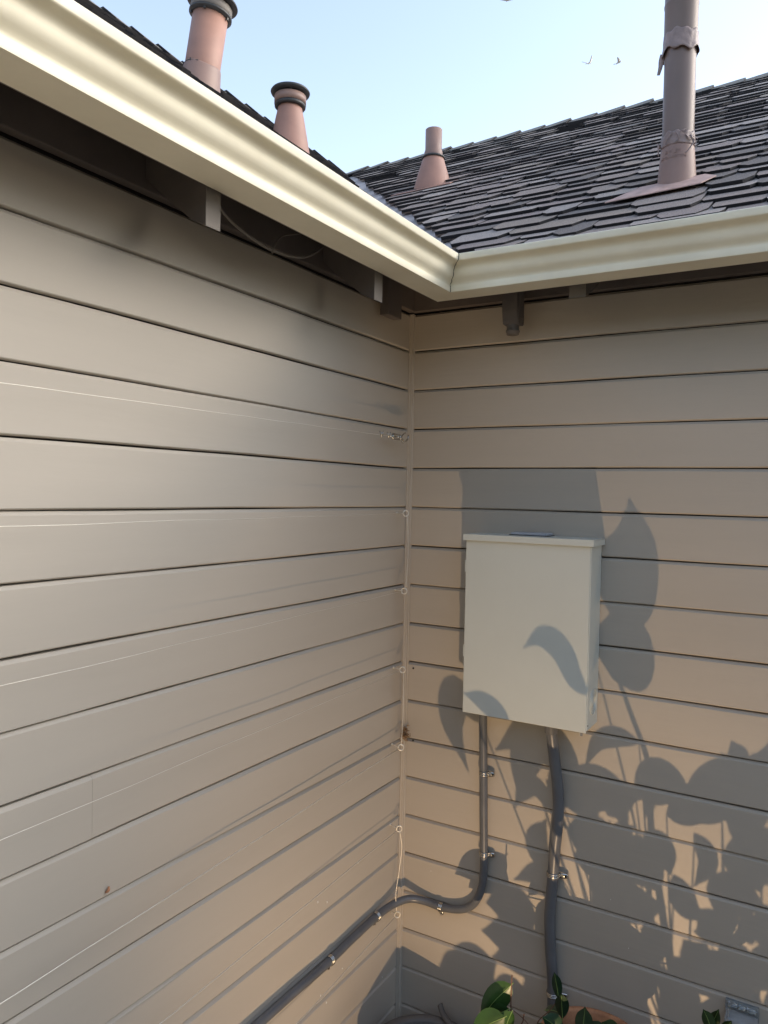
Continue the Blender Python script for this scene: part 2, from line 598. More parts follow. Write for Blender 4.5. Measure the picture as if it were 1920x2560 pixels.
# ridge caps
def ridge_caps(parent, p0, p1, n, sa, sb, seed):
    r = random.Random(seed)
    d = (p1 - p0)
    t = d.normalized()
    side = t.cross(Vector((0, 0, 1)))
    step = d.length / n
    for i in range(n):
        bm = bmesh.new()
        a = p0 + t * step * i
        L = step * 1.45
        w_ = 0.11
        z0, z1 = 0.034 + r.uniform(-.003, .004), 0.014
        vs = []
        for (u, h) in ((0, z0), (L, z1)):
            for dz in (0.0, -0.011):
                vs.append([a + t * u + side * w_ + Vector((0, 0, h + dz - sa * w_)),
                           a + t * u + side * 0.02 + Vector((0, 0, h + dz - 0.006)),
                           a + t * u - side * 0.02 + Vector((0, 0, h + dz - 0.006)),
                           a + t * u - side * w_ + Vector((0, 0, h + dz - sb * w_))])
        V = [[bm.verts.new(p) for p in row] for row in vs]
        for k in range(3):
            bm.faces.new((V[0][k], V[0][k + 1], V[2][k + 1], V[2][k])).material_index = 0
            bm.faces.new((V[0][k], V[1][k], V[1][k + 1], V[0][k + 1])).material_index = 1
        bm.faces.new((V[0][0], V[2][0], V[3][0], V[1][0])).material_index = 1
        bm.faces.new((V[0][3], V[1][3], V[3][3], V[2][3])).material_index = 1
        bmesh.ops.recalc_face_normals(bm, faces=bm.faces[:])
        obj('ridge_cap', bm, [M_ridge, M_asph], parent)
ridge_caps(roof_r, Vector((3.3, RY, RZ + 0.004)), Vector((LX + 0.05, RY, RZ + 0.004)), 32, SR, SR, 5)
ridge_caps(roof_l, Vector((LX, -3.2, RZ + 0.010)), Vector((LX, RY - 0.05, RZ + 0.010)), 32, SL, SL, 6)

# rafters with plumb-cut tails
def rafter_l(yc, wd=0.040):
    bm = bmesh.new()
    prism(bm, [(0.186, 0.506), (0.186, 0.60), (0.18, zl(0.18) - 0.035), (-0.12, zl(-0.12) - 0.035), (-0.12, 0.70), (0.02, 0.625), (0.10, 0.560), (0.15, 0.522)], 1, yc - wd / 2, yc + wd / 2)
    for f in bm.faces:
        f.material_index = 1 if f.normal.x > 0.9 and f.calc_center_median().x > 0.15 else 0  # cut ends get the lighter colour that stands for skylight
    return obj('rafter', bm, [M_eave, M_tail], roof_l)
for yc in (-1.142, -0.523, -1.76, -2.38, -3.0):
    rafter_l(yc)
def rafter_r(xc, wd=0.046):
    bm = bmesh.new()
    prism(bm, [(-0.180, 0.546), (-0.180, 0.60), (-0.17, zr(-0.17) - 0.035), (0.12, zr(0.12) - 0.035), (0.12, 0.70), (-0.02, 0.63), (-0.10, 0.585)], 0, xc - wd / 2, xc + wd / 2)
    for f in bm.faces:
        f.material_index = 1 if f.normal.y < -0.9 else 0  # skylight on the cut ends painted in here too
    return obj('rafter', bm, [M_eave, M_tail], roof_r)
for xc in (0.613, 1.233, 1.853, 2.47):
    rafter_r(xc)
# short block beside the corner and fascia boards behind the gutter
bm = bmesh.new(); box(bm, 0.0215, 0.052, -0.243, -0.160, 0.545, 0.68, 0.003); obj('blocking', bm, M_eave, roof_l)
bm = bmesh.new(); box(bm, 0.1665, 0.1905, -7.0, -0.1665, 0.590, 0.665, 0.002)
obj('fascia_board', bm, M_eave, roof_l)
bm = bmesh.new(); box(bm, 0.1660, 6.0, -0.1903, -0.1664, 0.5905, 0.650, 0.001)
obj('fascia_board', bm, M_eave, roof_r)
# sloping soffit boards between rafters seen from below
for k, (a, b) in enumerate(((0.0, 0.075), (0.078, 0.16))):
    bm = bmesh.new()
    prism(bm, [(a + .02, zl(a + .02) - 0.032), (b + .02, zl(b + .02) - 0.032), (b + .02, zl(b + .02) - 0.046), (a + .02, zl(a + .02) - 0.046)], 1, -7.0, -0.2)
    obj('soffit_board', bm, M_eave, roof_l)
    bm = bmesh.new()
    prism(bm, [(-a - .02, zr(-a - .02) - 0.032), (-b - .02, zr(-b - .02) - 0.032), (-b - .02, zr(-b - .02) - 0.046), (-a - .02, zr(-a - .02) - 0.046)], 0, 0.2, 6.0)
    obj('soffit_board', bm, M_eave, roof_r)

# ------------------------------------------------------------------ gutter, mitred in the inside corner
gut = thing('rain_gutter', 'cream ogee-profile rain gutter turning the inside corner under both roofs', 'gutter', loc=(0.25, -0.25, 0.6))
GP = [(0.274, 0.578), (0.2745, 0.5800), (0.2745, 0.5925), (0.2728, 0.5948), (0.2728, 0.598), (0.2745, 0.602), (0.2785, 0.6065), (0.2835, 0.6110),
      (0.2878, 0.6160), (0.2905, 0.6215), (0.2920, 0.6280), (0.2925, 0.6340), (0.2938, 0.6385), (0.2970, 0.6425), (0.3020, 0.6455),
      (0.3080, 0.6475), (0.3140, 0.6490), (0.3168, 0.6505), (0.3178, 0.6525), (0.3178, 0.6680), (0.3165, 0.6695), (0.3050, 0.6695), (0.3020, 0.6670)]
GPin = [(0.2995, 0.6670), (0.3150, 0.6655), (0.3155, 0.6530), (0.2950, 0.6440), (0.2895, 0.6290), (0.2800, 0.6115), (0.2705, 0.5985), (0.2715, 0.5815),
        (0.1950, 0.5805), (0.1950, 0.662), (0.1925, 0.662), (0.1925, 0.578)]
FULL = [(o, z) for o, z in GP] + GPin
def gutter_run(kind, name):
    bm = bmesh.new()
    rows = []
    n = 60 if kind == 'L' else 50
    rr = random.Random(4)
    for i in range(n + 1):
        t = i / n
        row = []
        dent = 0.0006 * math.sin(t * 37) + 0.0004 * math.sin(t * 91 + 1)
        for (o_, z) in FULL:
            oo = o_ + (dent if 0.6 < z < 0.66 and o_ > 0.25 and 0 < i < n else 0)
            if kind == 'L':
                start = -oo
                y = start + (-7.0 - start) * t
                row.append(bm.verts.new((oo + 0, y, z)))
            else:
                start = oo
                x = start + (6.0 - start) * t
                row.append(bm.verts.new((x, -oo, z)))
        rows.append(row)
    m = len(FULL)
    for i in range(n):
        for k in range(m):
            bm.faces.new((rows[i][k], rows[i][(k + 1) % m], rows[i + 1][(k + 1) % m], rows[i + 1][k]))
    bmesh.ops.recalc_face_normals(bm, faces=bm.faces[:])
    o = obj(name, bm, M_gut, None, smooth=True)
    o.parent = gut
    o.matrix_parent_inverse = Matrix.Translation((-0.25, 0.25, -0.6))
    me = o.data
    try:
        me.set_sharp_from_angle(angle=math.radians(38))
    except Exception:
        pass
    return o
gutter_run('L', 'gutter_run')
gutter_run('R', 'gutter_run')
# crooked sealant line down the mitre
bm = bmesh.new()
rr = random.Random(9)
pts = []
for (o_, z) in GP:
    j = rr.uniform(-0.0014, 0.0014)
    pts.append((o_ + 0.0006 + j, -o_ - 0.0006 + j, z))
tube(bm, pts, lambda t: 0.0007 + 0.0006 * abs(math.sin(t * 17)), 6)
s_ = obj('mitre_sealant', bm, M_seal, gut)
s_.matrix_parent_inverse = Matrix.Translation((-0.25, 0.25, -0.6))

# ------------------------------------------------------------------ vents
def vent(name, label, cat, center, group='vent pipes on the roofs'):
    return thing(name, label, cat, group, loc=center)
# 1: wide pipe on the left roof with rain cap
c = (P1[0], P1[1], zl(P1[0]))
v = vent('vent_pipe', 'wide pinkish-brown vent pipe with dark cap and dented taped base on the left roof', 'vent pipe', c)
v.rotation_mode = 'QUATERNION'
from mathutils import Quaternion
v.rotation_quaternion = Quaternion(F_, math.radians(8))
bm = bmesh.new(); lathe(bm, [(0.070, 0.02), (0.0725, 0.06), (0.0725, 0.30), (0.066, 0.30), (0.066, 0.27)], 36); obj('pipe', bm, M_terra, v, True)
bm = bmesh.new()
lathe(bm, [(0.100, -0.16), (0.093, -0.05), (0.083, 0.02), (0.0775, 0.066), (0.0765, 0.072), (0.073, 0.073)], 36, wob=lambda a, i: 0.004 * math.sin(3 * a) if i >= 3 else 0)
obj('flashing_cone', bm, M_terra2, v, True)
bm = bmesh.new()
tube(bm, spline([(0.076 * math.cos(a), 0.076 * math.sin(a), z) for a, z in ((-1.5, .08), (-1.4, .055), (-1.52, .035), (-1.62, .01))]), 0.0022, 6)
tube(bm, spline([(0.077 * math.cos(a), 0.077 * math.sin(a), z) for a, z in ((-2.75, .095), (-2.8, .06), (-2.65, .065), (-2.2, .068), (-1.6, .071), (-1, .07))]), 0.0022, 6)
obj('torn_tape', bm, M_cap, v, True)
bm = bmesh.new(); lathe(bm, [(0.074, 0.285), (0.088, 0.292), (0.088, 0.300), (0.074, 0.305)], 36); obj('collar', bm, M_cap, v, True)
bm = bmesh.new(); lathe(bm, [(0.083, 0.302), (0.085, 0.304), (0.085, 0.332), (0.083, 0.334)], 36); obj('cap_band', bm, M_tail, v, True)
bm = bmesh.new(); lathe(bm, [(0.0, 0.338), (0.09, 0.338), (0.104, 0.342), (0.106, 0.346), (0.103, 0.352), (0.06, 0.366), (0.0, 0.372)], 40); obj('rain_cap', bm, M_cap, v, True)
bm = bmesh.new()
bm.free()
for a in (0.3, 1.5, 2.8, 4.1, 5.2):
    x, y = 0.078 * math.cos(a), 0.078 * math.sin(a)
    bm = bmesh.new()
    box(bm, x - .004, x + .004, y - .004, y + .004, 0.28, 0.342)
    obj('cap_strut', bm, M_cap, v)
# 2: cone vent on the left roof
c = (P2[0], P2[1], zl(P2[0]))
v = vent('vent_pipe', 'smooth conical terracotta-coloured vent with dark cap, nearer the corner on the left roof', 'vent pipe', c)
bm = bmesh.new(); lathe(bm, [(0.099, -0.12), (0.091, -0.05), (0.078, 0.02), (0.060, 0.12), (0.0505, 0.165), (0.046, 0.175)], 40); obj('flashing_cone', bm, M_terra, v, True)
bm = bmesh.new(); lathe(bm, [(0.045, 0.170), (0.060, 0.167), (0.0645, 0.172), (0.0645, 0.183), (0.045, 0.185)], 40); obj('collar', bm, M_cap, v, True)
bm = bmesh.new(); lathe(bm, [(0.0635, 0.182), (0.066, 0.182), (0.066, 0.215), (0.0635, 0.216)], 40); obj('cap_band', bm, M_terra2, v, True)
bm = bmesh.new(); lathe(bm, [(0.0, 0.222), (0.070, 0.222), (0.080, 0.227), (0.082, 0.232), (0.078, 0.238), (0.04, 0.247), (0.0, 0.25)], 40); obj('rain_cap', bm, M_cap, v, True)
bm = bmesh.new()
bm.free()
for a in (0.2, 1.7, 3.2, 4.6, 5.4):
    x, y = 0.060 * math.cos(a), 0.060 * math.sin(a)
    bm = bmesh.new()
    box(bm, x - .003, x + .003, y - .003, y + .003, 0.17, 0.225)
    obj('cap_strut', bm, M_cap, v)
# 3: small vent with rubber ring on the right roof
c = (P3[0], P3[1], zr(P3[1]))
v = vent('vent_pipe', 'small short open vent pipe in a flared cone on the right roof', 'vent pipe', c)
bm = bmesh.new(); lathe(bm, [(0.099, -0.04), (0.093, -0.005), (0.074, 0.07), (0.052, 0.142), (0.047, 0.150)], 36); obj('flashing_cone', bm, M_terra, v, True)
bm = bmesh.new(); lathe(bm, [(0.045, 0.144), (0.056, 0.143), (0.0575, 0.150), (0.050, 0.156), (0.042, 0.157)], 36); obj('rubber_collar', bm, M_cap, v, True)
bm = bmesh.new(); lathe(bm, [(0.046, 0.157), (0.044, 0.178), (0.0405, 0.188), (0.0405, 0.285), (0.037, 0.285), (0.037, 0.22)], 36); obj('pipe', bm, M_terra2, v, True)
bm = bmesh.new()
hy = 0.13
vv = [(-0.16, -hy), (0.15, -hy + 0.012), (0.15, 0.10), (-0.16, 0.10)]
T = [bm.verts.new((x, y, SR * y + 0.034 - (0.02 if y > 0 else 0))) for x, y in vv]
B = [bm.verts.new((x, y, SR * y + 0.031 - (0.02 if y > 0 else 0))) for x, y in vv]
bm.faces.new(T); bm.faces.new(B[::-1])
for i in range(4): bm.faces.new((T[i], B[i], B[(i + 1) % 4], T[(i + 1) % 4]))
obj('base_flashing', bm, M_terra, v)
# 4: tall flue on the right
c = (P4[0], P4[1], zr(P4[1]))
v = vent('vent_pipe', 'tall grey-brown flue pipe with torn tape bands, rising past the top edge', 'vent pipe', c)
bm = bmesh.new(); lathe(bm, [(0.0455, 0.06), (0.0450, 0.40), (0.0445, 0.44)], 40); obj('pipe', bm, M_pipe, v, True)
bm = bmesh.new(); lathe(bm, [(0.0475, 0.425), (0.0480, 0.43), (0.0480, 0.545), (0.0495, 0.549), (0.0495, 0.554), (0.0480, 0.556), (0.0482, 0.95), (0.045, 0.95), (0.045, 0.43)], 40)
obj('upper_pipe', bm, M_pipe, v, True)
bm = bmesh.new(); lathe(bm, [(0.0600, -0.03), (0.0585, -0.01), (0.0520, 0.07), (0.0482, 0.120), (0.0470, 0.127), (0.0450, 0.128)], 44); cone = obj('flashing_cone', bm, M_terra2, v, True)
bm = bmesh.new()
lathe(bm, [(0.0595, 0.0), (0.0625, 0.004), (0.0615, 0.012), (0.0588, 0.012)], 44, wob=lambda a, i: SR * 0.06 * math.sin(a) + 0.004)
obj('seal_bead', bm, M_tape, v, True)
def tape_band(z0, z1, r, seed, ragged_low, ragged_hi, name, amp=0.002, m=M_tape):
    q = random.Random(seed)
    bm = bmesh.new()
    seg, nz = 72, 8
    ph = [q.uniform(0, 6.28) for _ in range(8)]
    rows = []
    for j in range(nz + 1):
        t = j / nz
        row = []
        for k in range(seg):
            a = 2 * math.pi * k / seg
            lo = z0 + ragged_low * (0.5 + 0.5 * math.sin(2 * a + ph[0]) * math.sin(5 * a + ph[1]))
            hi = z1 + ragged_hi * math.sin(3 * a + ph[2]) * math.sin(7 * a + ph[3])
            z = lo + (hi - lo) * t
            rr_ = r + amp * (0.5 + 0.5 * math.sin(9 * a + 4 * t + ph[4]) * math.sin(4 * a - 7 * t + ph[5])) + (0.004 * (1 - t) ** 3 if ragged_low else 0)
            row.append(bm.verts.new((rr_ * math.cos(a), rr_ * math.sin(a), z)))
        rows.append(row)
    for j in range(nz):
        for k in range(seg):
            bm.faces.new((rows[j][k], rows[j][(k + 1) % seg], rows[j + 1][(k + 1) % seg], rows[j + 1][k]))
    o = obj(name, bm, m, v, True)
    md = o.modifiers.new('thick', 'SOLIDIFY'); md.thickness = 0.0006
    return o
tape_band(0.395, 0.462, 0.0485, 2, 0.022, 0.006, 'tape_band')
tape_band(0.126, 0.163, 0.0472, 5, 0.0, 0.008, 'tape_band', 0.0016)
# hanging and curled shreds of tape
def ribbon(pts, w_, nrm=(0, -1, 0)):
    bm = bmesh.new()
    pts = spline(pts, 6)
    prev = None
    for i, p in enumerate(pts):
        t = (pts[min(i + 1, len(pts) - 1)] - pts[max(i - 1, 0)]).normalized()
        s = t.cross(Vector(nrm)).normalized() * (w_ * (1 - 0.6 * i / len(pts)) / 2)
        cur = (bm.verts.new(p + s), bm.verts.new(p - s))
        if prev:
            bm.faces.new((prev[0], cur[0], cur[1], prev[1]))
        prev = cur
    o = obj('tape_shred', bm, M_tape, v, True)
    o.modifiers.new('thick', 'SOLIDIFY').thickness = 0.0008
ribbon([(-0.046, -0.012, 0.415), (-0.051, -0.016, 0.395), (-0.053, -0.018, 0.375), (-0.058, -0.02, 0.352)], 0.020)
ribbon([(-0.045, -0.02, 0.135), (-0.052, -0.025, 0.145), (-0.062, -0.028, 0.152), (-0.070, -0.03, 0.150)], 0.007, (0, -0.3, 1))
ribbon([(-0.046, -0.02, 0.13), (-0.050, -0.03, 0.14), (-0.049, -0.033, 0.12), (-0.049, -0.03, 0.105)], 0.006)
ribbon([(0.030, -0.038, 0.150), (0.040, -0.036, 0.140), (0.052, -0.03, 0.142), (0.060, -0.03, 0.135)], 0.008, (0, -0.5, 1))
ribbon([(0.044, -0.025, 0.140), (0.050, -0.03, 0.130), (0.044, -0.036, 0.115), (0.036, -0.042, 0.100), (0.030, -0.045, 0.095)], 0.006)
ribbon([(0.040, -0.03, 0.150), (0.052, -0.03, 0.122), (0.056, -0.025, 0.128)], 0.005)
ribbon([(-0.01, -0.049, 0.163), (-0.014, -0.052, 0.150), (-0.022, -0.051, 0.140), (-0.026, -0.048, 0.128)], 0.005)
ribbon([(0.002, -0.049, 0.160), (0.008, -0.053, 0.150), (0.012, -0.052, 0.136), (0.004, -0.05, 0.130)], 0.004)
ribbon([(0.014, -0.049, 0.160), (0.022, -0.052, 0.158), (0.030, -0.046, 0.163), (0.028, -0.046, 0.150), (0.020, -0.05, 0.147)], 0.004)
# embossed lettering on the cone
def text_mesh(txt, size, extrude):
    cu = bpy.data.curves.new('t', 'FONT')
    cu.body = txt; cu.size = size; cu.extrude = extrude; cu.align_x = 'CENTER'; cu.resolution_u = 2
    cu.space_character = 1.1
    to = bpy.data.objects.new('t', cu)
    C.objects.link(to)
    dg = bpy.context.evaluated_depsgraph_get()
    me = bpy.data.meshes.new_from_object(to.evaluated_get(dg))
    bpy.data.objects.remove(to)
    return me
bm = bmesh.new()
for txt, zz, sz, a0 in (('DW  RV', 0.101, 0.0125, 0.0), ('METALBESTOS', 0.0845, 0.0118, -0.02)):
    me = text_mesh(txt, sz, 0.0007)
    b2 = bmesh.new(); b2.from_mesh(me)
    mp = {}
    for vv_ in b2.verts:
        z = zz + vv_.co.y
        rad = 0.0520 + (0.0482 - 0.0520) * (z - 0.07) / 0.05 + 0.0002 + vv_.co.z
        a = -math.pi / 2 - 0.30 * 0 + 0.30 + a0 - 0.12 + vv_.co.x / 0.050 - 0.28
        mp[vv_] = bm.verts.new((rad * math.cos(a), rad * math.sin(a), z))
    for f in b2.faces:
        try: bm.faces.new([mp[x] for x in f.verts])
        except ValueError: pass
    b2.free()
arc = [(0.0507 * math.cos(a), 0.0507 * math.sin(a), 0.098) for a in [-math.pi / 2 - 0.10 + 0.03 + 0.04 * k for k in range(7)]]
tube(bm, arc, 0.0005, 6)
obj('embossed_lettering', bm, M_terra2, v)
bm = bmesh.new()
vv = [(-0.175, -0.145), (0.085, -0.110), (0.118, -0.055), (0.08, -0.01), (-0.10, -0.03)]
T = [bm.verts.new((x, y, SR * y + 0.042)) for x, y in vv]
B = [bm.verts.new((x, y, SR * y + 0.039)) for x, y in vv]
bm.faces.new(T); bm.faces.new(B[::-1])
for i in range(len(vv)): bm.faces.new((T[i], B[i], B[(i + 1) % len(vv)], T[(i + 1) % len(vv)]))
obj('base_flashing', bm, M_flash, v)

# ------------------------------------------------------------------ electrical box
eb = thing('electrical_box', 'pale grey steel electrical box with overhanging lid mounted on the right wall', 'electrical box', loc=(0.46, 0, -0.4))
def eb_part(name, bm, m, smooth=False):
    o = obj(name, bm, m, eb, smooth)
    o.matrix_parent_inverse = Matrix.Translation((-0.46, 0, 0.4))
    return o
X0, X1, DZ0, DZ1, DY = 0.270, 0.6515, -0.662, -0.124, 0.113
bm = bmesh.new(); box(bm, X0 + .004, X1, -DY + 0.004, -0.002, DZ0 + .003, DZ1 + 0.004, 0.0015); eb_part('enclosure', bm, M_box)
bm = bmesh.new(); box(bm, X0, X1 - 0.0015, -DY - 0.0035, -DY + 0.0035, DZ0 - 0.002, DZ1 - 0.001, 0.002); eb_part('door', bm, M_box)
bm = bmesh.new(); box(bm, X0 - 0.007, X1 + 0.009, -DY - 0.010, -0.001, DZ1 + 0.0045, DZ1 + 0.0068, 0.0008)
box(bm, X0 - 0.007, X1 + 0.009, -DY - 0.0118, -DY - 0.0102, DZ1 - 0.012, DZ1 + 0.0065, 0.0005)
box(bm, X1 + 0.0075, X1 + 0.0092, -DY - 0.0101, -0.002, DZ1 - 0.012, DZ1 + 0.0040)
box(bm, X0 - 0.0072, X0 - 0.0055, -DY - 0.0101, -0.002, DZ1 - 0.012, DZ1 + 0.0040)
eb_part('lid', bm, M_box)
bm = bmesh.new(); box(bm, 0.392, 0.505, -0.062, -0.006, DZ1 + 0.0072, DZ1 + 0.016, 0.003); hp = eb_part('hub_plate', bm, M_boxtop)
bm = bmesh.new(); box(bm, 0.388, 0.510, -0.066, -0.005, DZ1 + 0.0068, DZ1 + 0.0088); eb_part('gasket', bm, M_black)
# concentric knockouts on the right side
bm = bmesh.new()
for rr_ in (0.036, 0.028, 0.0215, 0.0145):
    pts = [(X1 + 0.0006, -0.052 + rr_ * math.cos(a), -0.588 + rr_ * math.sin(a)) for a in [2 * math.pi * k / 36 for k in range(36)]]
    tube(bm, pts, 0.0010, 6, closed=True)
eb_part('knockout', bm, M_box, True)
# seams and a small hole on the side
bm = bmesh.new()
tube(bm, [(X1 + 0.0002, -DY + 0.010, -0.645), (X1 + 0.0012, -DY + 0.010, -0.645)], 0.0022, 8); eb_part('side_hole', bm, M_black)
bm = bmesh.new(); box(bm, X1 - 0.018, X1 - 0.014, -DY - 0.001, -DY + 0.002, DZ0 - 0.012, DZ0 - 0.001, 0.0008)
box(bm, X1 - 0.013, X1 - 0.011, -DY - 0.001, -DY + 0.002, DZ0 - 0.011, DZ0 - 0.001)
eb_part('padlock_hasp', bm, M_chrome)
for zc in (-0.215, -0.475):
    bm = bmesh.new(); box(bm, X0 - 0.0035, X0 - 0.0003, -DY - 0.002, -DY + 0.004, zc - 0.018, zc + 0.018, 0.0008)
    eb_part('hinge', bm, M_box)

# ------------------------------------------------------------------ conduits and clamps
def conduit(name, label, pts, r, ribs=False):
    bm = bmesh.new()
    P = spline(pts, 26)
    q = random.Random(8)
    fr = frames(P)
    seg = 16
    rings = []
    s = 0
    for i, (p, a, b, t) in enumerate(fr):
        rr_ = r * (1 + (0.012 if i % 2 else -0.012))
        rings.append([bm.verts.new(p + a * rr_ * math.cos(2 * math.pi * k / seg) + b * rr_ * math.sin(2 * math.pi * k / seg)) for k in range(seg)])
    for A, B in zip(rings, rings[1:]):
        for k in range(seg):
            bm.faces.new((A[k], A[(k + 1) % seg], B[(k + 1) % seg], B[k]))
    return tag(obj(name, bm, M_cond, None, True), label, 'conduit')
c1 = [(0.301, -0.030, -0.655), (0.303, -0.024, -0.78), (0.3035, -0.018, -0.875), (0.307, -0.018, -1.00), (0.311, -0.018, -1.13), (0.311, -0.018, -1.20),
      (0.303, -0.018, -1.255), (0.278, -0.018, -1.305), (0.235, -0.018, -1.334), (0.170, -0.018, -1.347), (0.110, -0.022, -1.343), (0.062, -0.045, -1.338),
      (0.030, -0.095, -1.343), (0.0185, -0.175, -1.345), (0.0175, -0.32, -1.347), (0.0175, -0.46, -1.353), (0.0175, -0.64, -1.350), (0.0175, -0.9, -1.350), (0.0175, -1.5, -1.35), (0.0175, -2.6, -1.35)]
conduit('flexible_conduit', 'thin dark grey conduit bending from the box round the corner onto the left wall', c1, 0.0125)
c2 = [(0.530, -0.055, -0.655), (0.531, -0.050, -0.70), (0.536, -0.032, -0.785), (0.545, -0.026, -0.86), (0.549, -0.024, -0.925), (0.547, -0.024, -0.99), (0.541, -0.022, -1.06), (0.537, -0.021, -1.14),
      (0.532, -0.021, -1.22), (0.531, -0.021, -1.29), (0.536, -0.022, -1.37), (0.543, -0.021, -1.44), (0.546, -0.021, -1.50), (0.547, -0.021, -1.60), (0.545, -0.021, -1.8), (0.545, -0.021, -2.05)]
conduit('flexible_conduit', 'thicker wavy dark grey conduit dropping from the box to the ground', c2, 0.0168)
bm = bmesh.new()
lathe(bm, [(0.0, 0.0), (0.022, 0.0), (0.022, -0.010), (0.0195, -0.012), (0.0195, -0.034), (0.0172, -0.036)], 24, (0.530, -0.054, -0.664))
tag(obj('conduit_fitting', bm, M_cond, None, True), 'round grey fitting joining the thick conduit to the underside of the box', 'fitting')

def clamp(label, p, t, side, nrm, r, ear=0.022):
    """one-hole strap at p on a conduit with axis t; side = direction of the ear; nrm = away from the wall."""
    p, t, side, nrm = Vector(p), Vector(t).normalized(), Vector(side).normalized(), Vector(nrm).normalized()
    root = thing('conduit_clamp', label, 'clamp', 'metal clamps holding the conduits', loc=p)
    bm = bmesh.new()
    n = 18
    for rib in (-0.0045, 0, 0.0045):
        ring = []
        for k in range(n + 1):
            a = math.pi * (-0.15 + 1.3 * k / n)
            ring.append(side * math.cos(a) * (r + 0.0012) + nrm * math.sin(a) * (r + 0.0012) + t * rib)
        tube(bm, ring, 0.0021, 6)
    obj('strap', bm, M_chrome, root, True)
    bm = bmesh.new()
    c0 = side * (r + 0.001) - nrm * (r * 0.45)
    c1_ = side * (r + ear) - nrm * (r * 0.78)
    fr = [c0 + (c1_ - c0) * k / 6 + nrm * 0.0030 * math.sin(math.pi * k / 6) for k in range(7)]
    prev = None
    for k, q in enumerate(fr):
        wv = 0.0075 * (1 if k < 5 else (0.9 if k == 5 else 0.55))
        cur = [bm.verts.new(q + t * wv), bm.verts.new(q + t * wv * .5 + nrm * .002), bm.verts.new(q - t * wv * .5 + nrm * .002), bm.verts.new(q - t * wv)]
        if prev:
            for j in range(3):
                bm.faces.new((prev[j], cur[j], cur[j + 1], prev[j + 1]))
        prev = cur
    o = obj('ear', bm, M_chrome, root, True)
    o.modifiers.new('thick', 'SOLIDIFY').thickness = 0.0015
    bm = bmesh.new()
    q = c0 + (c1_ - c0) * 0.68 + nrm * 0.003
    tube(bm, [q, q + nrm * 0.0035], 0.0046, 10)
    obj('screw', bm, M_black if ear > 0.02 else M_chrome, root)
    return root
Yn = (0, -1, 0)
clamp('upper clamp on the thin conduit, just below the box', (0.3038, -0.018, -0.877), (0, 0, 1), (1, 0, 0), Yn, 0.0125, 0.021)
clamp('lower clamp on the upright of the thin conduit, above its bend', (0.311, -0.018, -1.132), (0, 0, 1), (1, 0, 0), Yn, 0.0125, 0.021)
clamp('clamp on the thin conduit under its bend on the right wall', (0.165, -0.0185, -1.3475), (1, 0, 0), (0, 0, -1), Yn, 0.0125, 0.016)
clamp('clamp on the thin conduit just left of the wall corner', (0.0182, -0.185, -1.345), (0, 1, 0), (0, 0, -1), (1, 0, 0), 0.0125, 0.016)
clamp('clamp farther down the thin conduit on the left wall', (0.0176, -0.442, -1.352), (0, 1, 0), (0, 0, -1), (1, 0, 0), 0.0125, 0.016)
clamp('big shiny clamp halfway down the thick conduit', (0.5372, -0.021, -1.135), (-0.05, 0, 1), (1, 0, 0), Yn, 0.0168, 0.026)
clamp('lowest clamp on the thick conduit, behind the camellia leaves', (0.546, -0.021, -1.497), (0, 0, 1), (1, 0, 0), Yn, 0.0168, 0.026)

# ------------------------------------------------------------------ wires, eye screws, turnbuckle
EY = [(-0.062, -0.068, 'upper'), (-0.314, -0.337, ''), (-0.571, -0.600, ''), (-0.826, -0.882, ''), (-1.094, -1.131, ''), (-1.379, -1.421, '')]
names = ['topmost eye screw in the wall corner, level with the top of the box', 'second eye screw down the wall corner, beside the upper half of the box',
         'third eye screw down the corner, beside the lower half of the box', 'eye screw in the corner beside the clump of brown debris',
         'eye screw in the corner just above the conduit bend', 'lowest eye screw in the corner, just below the conduit bend']
for (z, zw, _), lab in zip(EY, names):
    root = thing('eye_screw', lab, 'eye screw', 'eye screws in the wall corner', loc=(0.040, -0.086, z))
    bm = bmesh.new()
    tilt = random.Random(int(z * 1000)).uniform(-0.35, 0.35)
    ax = Vector((0.75, 0.5 + tilt, 0)).normalized()
    pts = [ax * 0.0092 * math.cos(a) + Vector((0, 0, 1)) * 0.0095 * math.sin(a) for a in [2 * math.pi * k / 20 for k in range(20)]]
    tube(bm, pts, 0.0021, 8, closed=True)
    obj('eye_ring', bm, M_wire, root, True)
    bm = bmesh.new()
    tube(bm, [(-0.007, 0.0, 0), (-0.030, 0.008, 0), (-0.041, 0.012, 0)], 0.0016, 8)
    tube(bm, [(-0.0385, 0.011, 0), (-0.0410, 0.012, 0)], 0.004, 10)
    obj('shank', bm, M_wire, root, True)
wl = ['horizontal wire across the left wall from the topmost eye screw', 'horizontal wire across the left wall from the second eye screw', 'horizontal wire on the left wall from the third eye screw',
      'horizontal wire on the left wall from the eye screw by the debris', 'horizontal wire on the left wall ending just above the conduit bend', 'lowest horizontal wire, running below the conduit on the left wall']
for k, (z, zw, _) in enumerate(EY):
    bm = bmesh.new()
    ye = [-1.481, -1.478, -1.476, -1.474, -1.113, -0.626][k]
    sl = (zw - z) / (ye + 0.09)
    pts = []
    for i in range(41):
        t = i / 40
        y = -0.093 + (-5.0 + 0.093) * t
        zz = z + (zw - z) * min(1.0, (y + 0.09) / (ye + 0.09)) + 0.0012 * math.sin(i * 1.7 + k)
        pts.append((0.040, y, zz))
    tube(bm, pts, 0.0012 if k > 2 else 0.0007, 6)
    tag(obj('trellis_wire', bm, M_wire, None, True), wl[k], 'wire', 'trellis wires along the left wall')
def vwire(lab, pts):
    bm = bmesh.new()
    tube(bm, spline(pts, 8), 0.0013, 6)
    tag(obj('corner_wire', bm, M_wire, None, True), lab, 'wire', 'upright wires linking the eye screws')
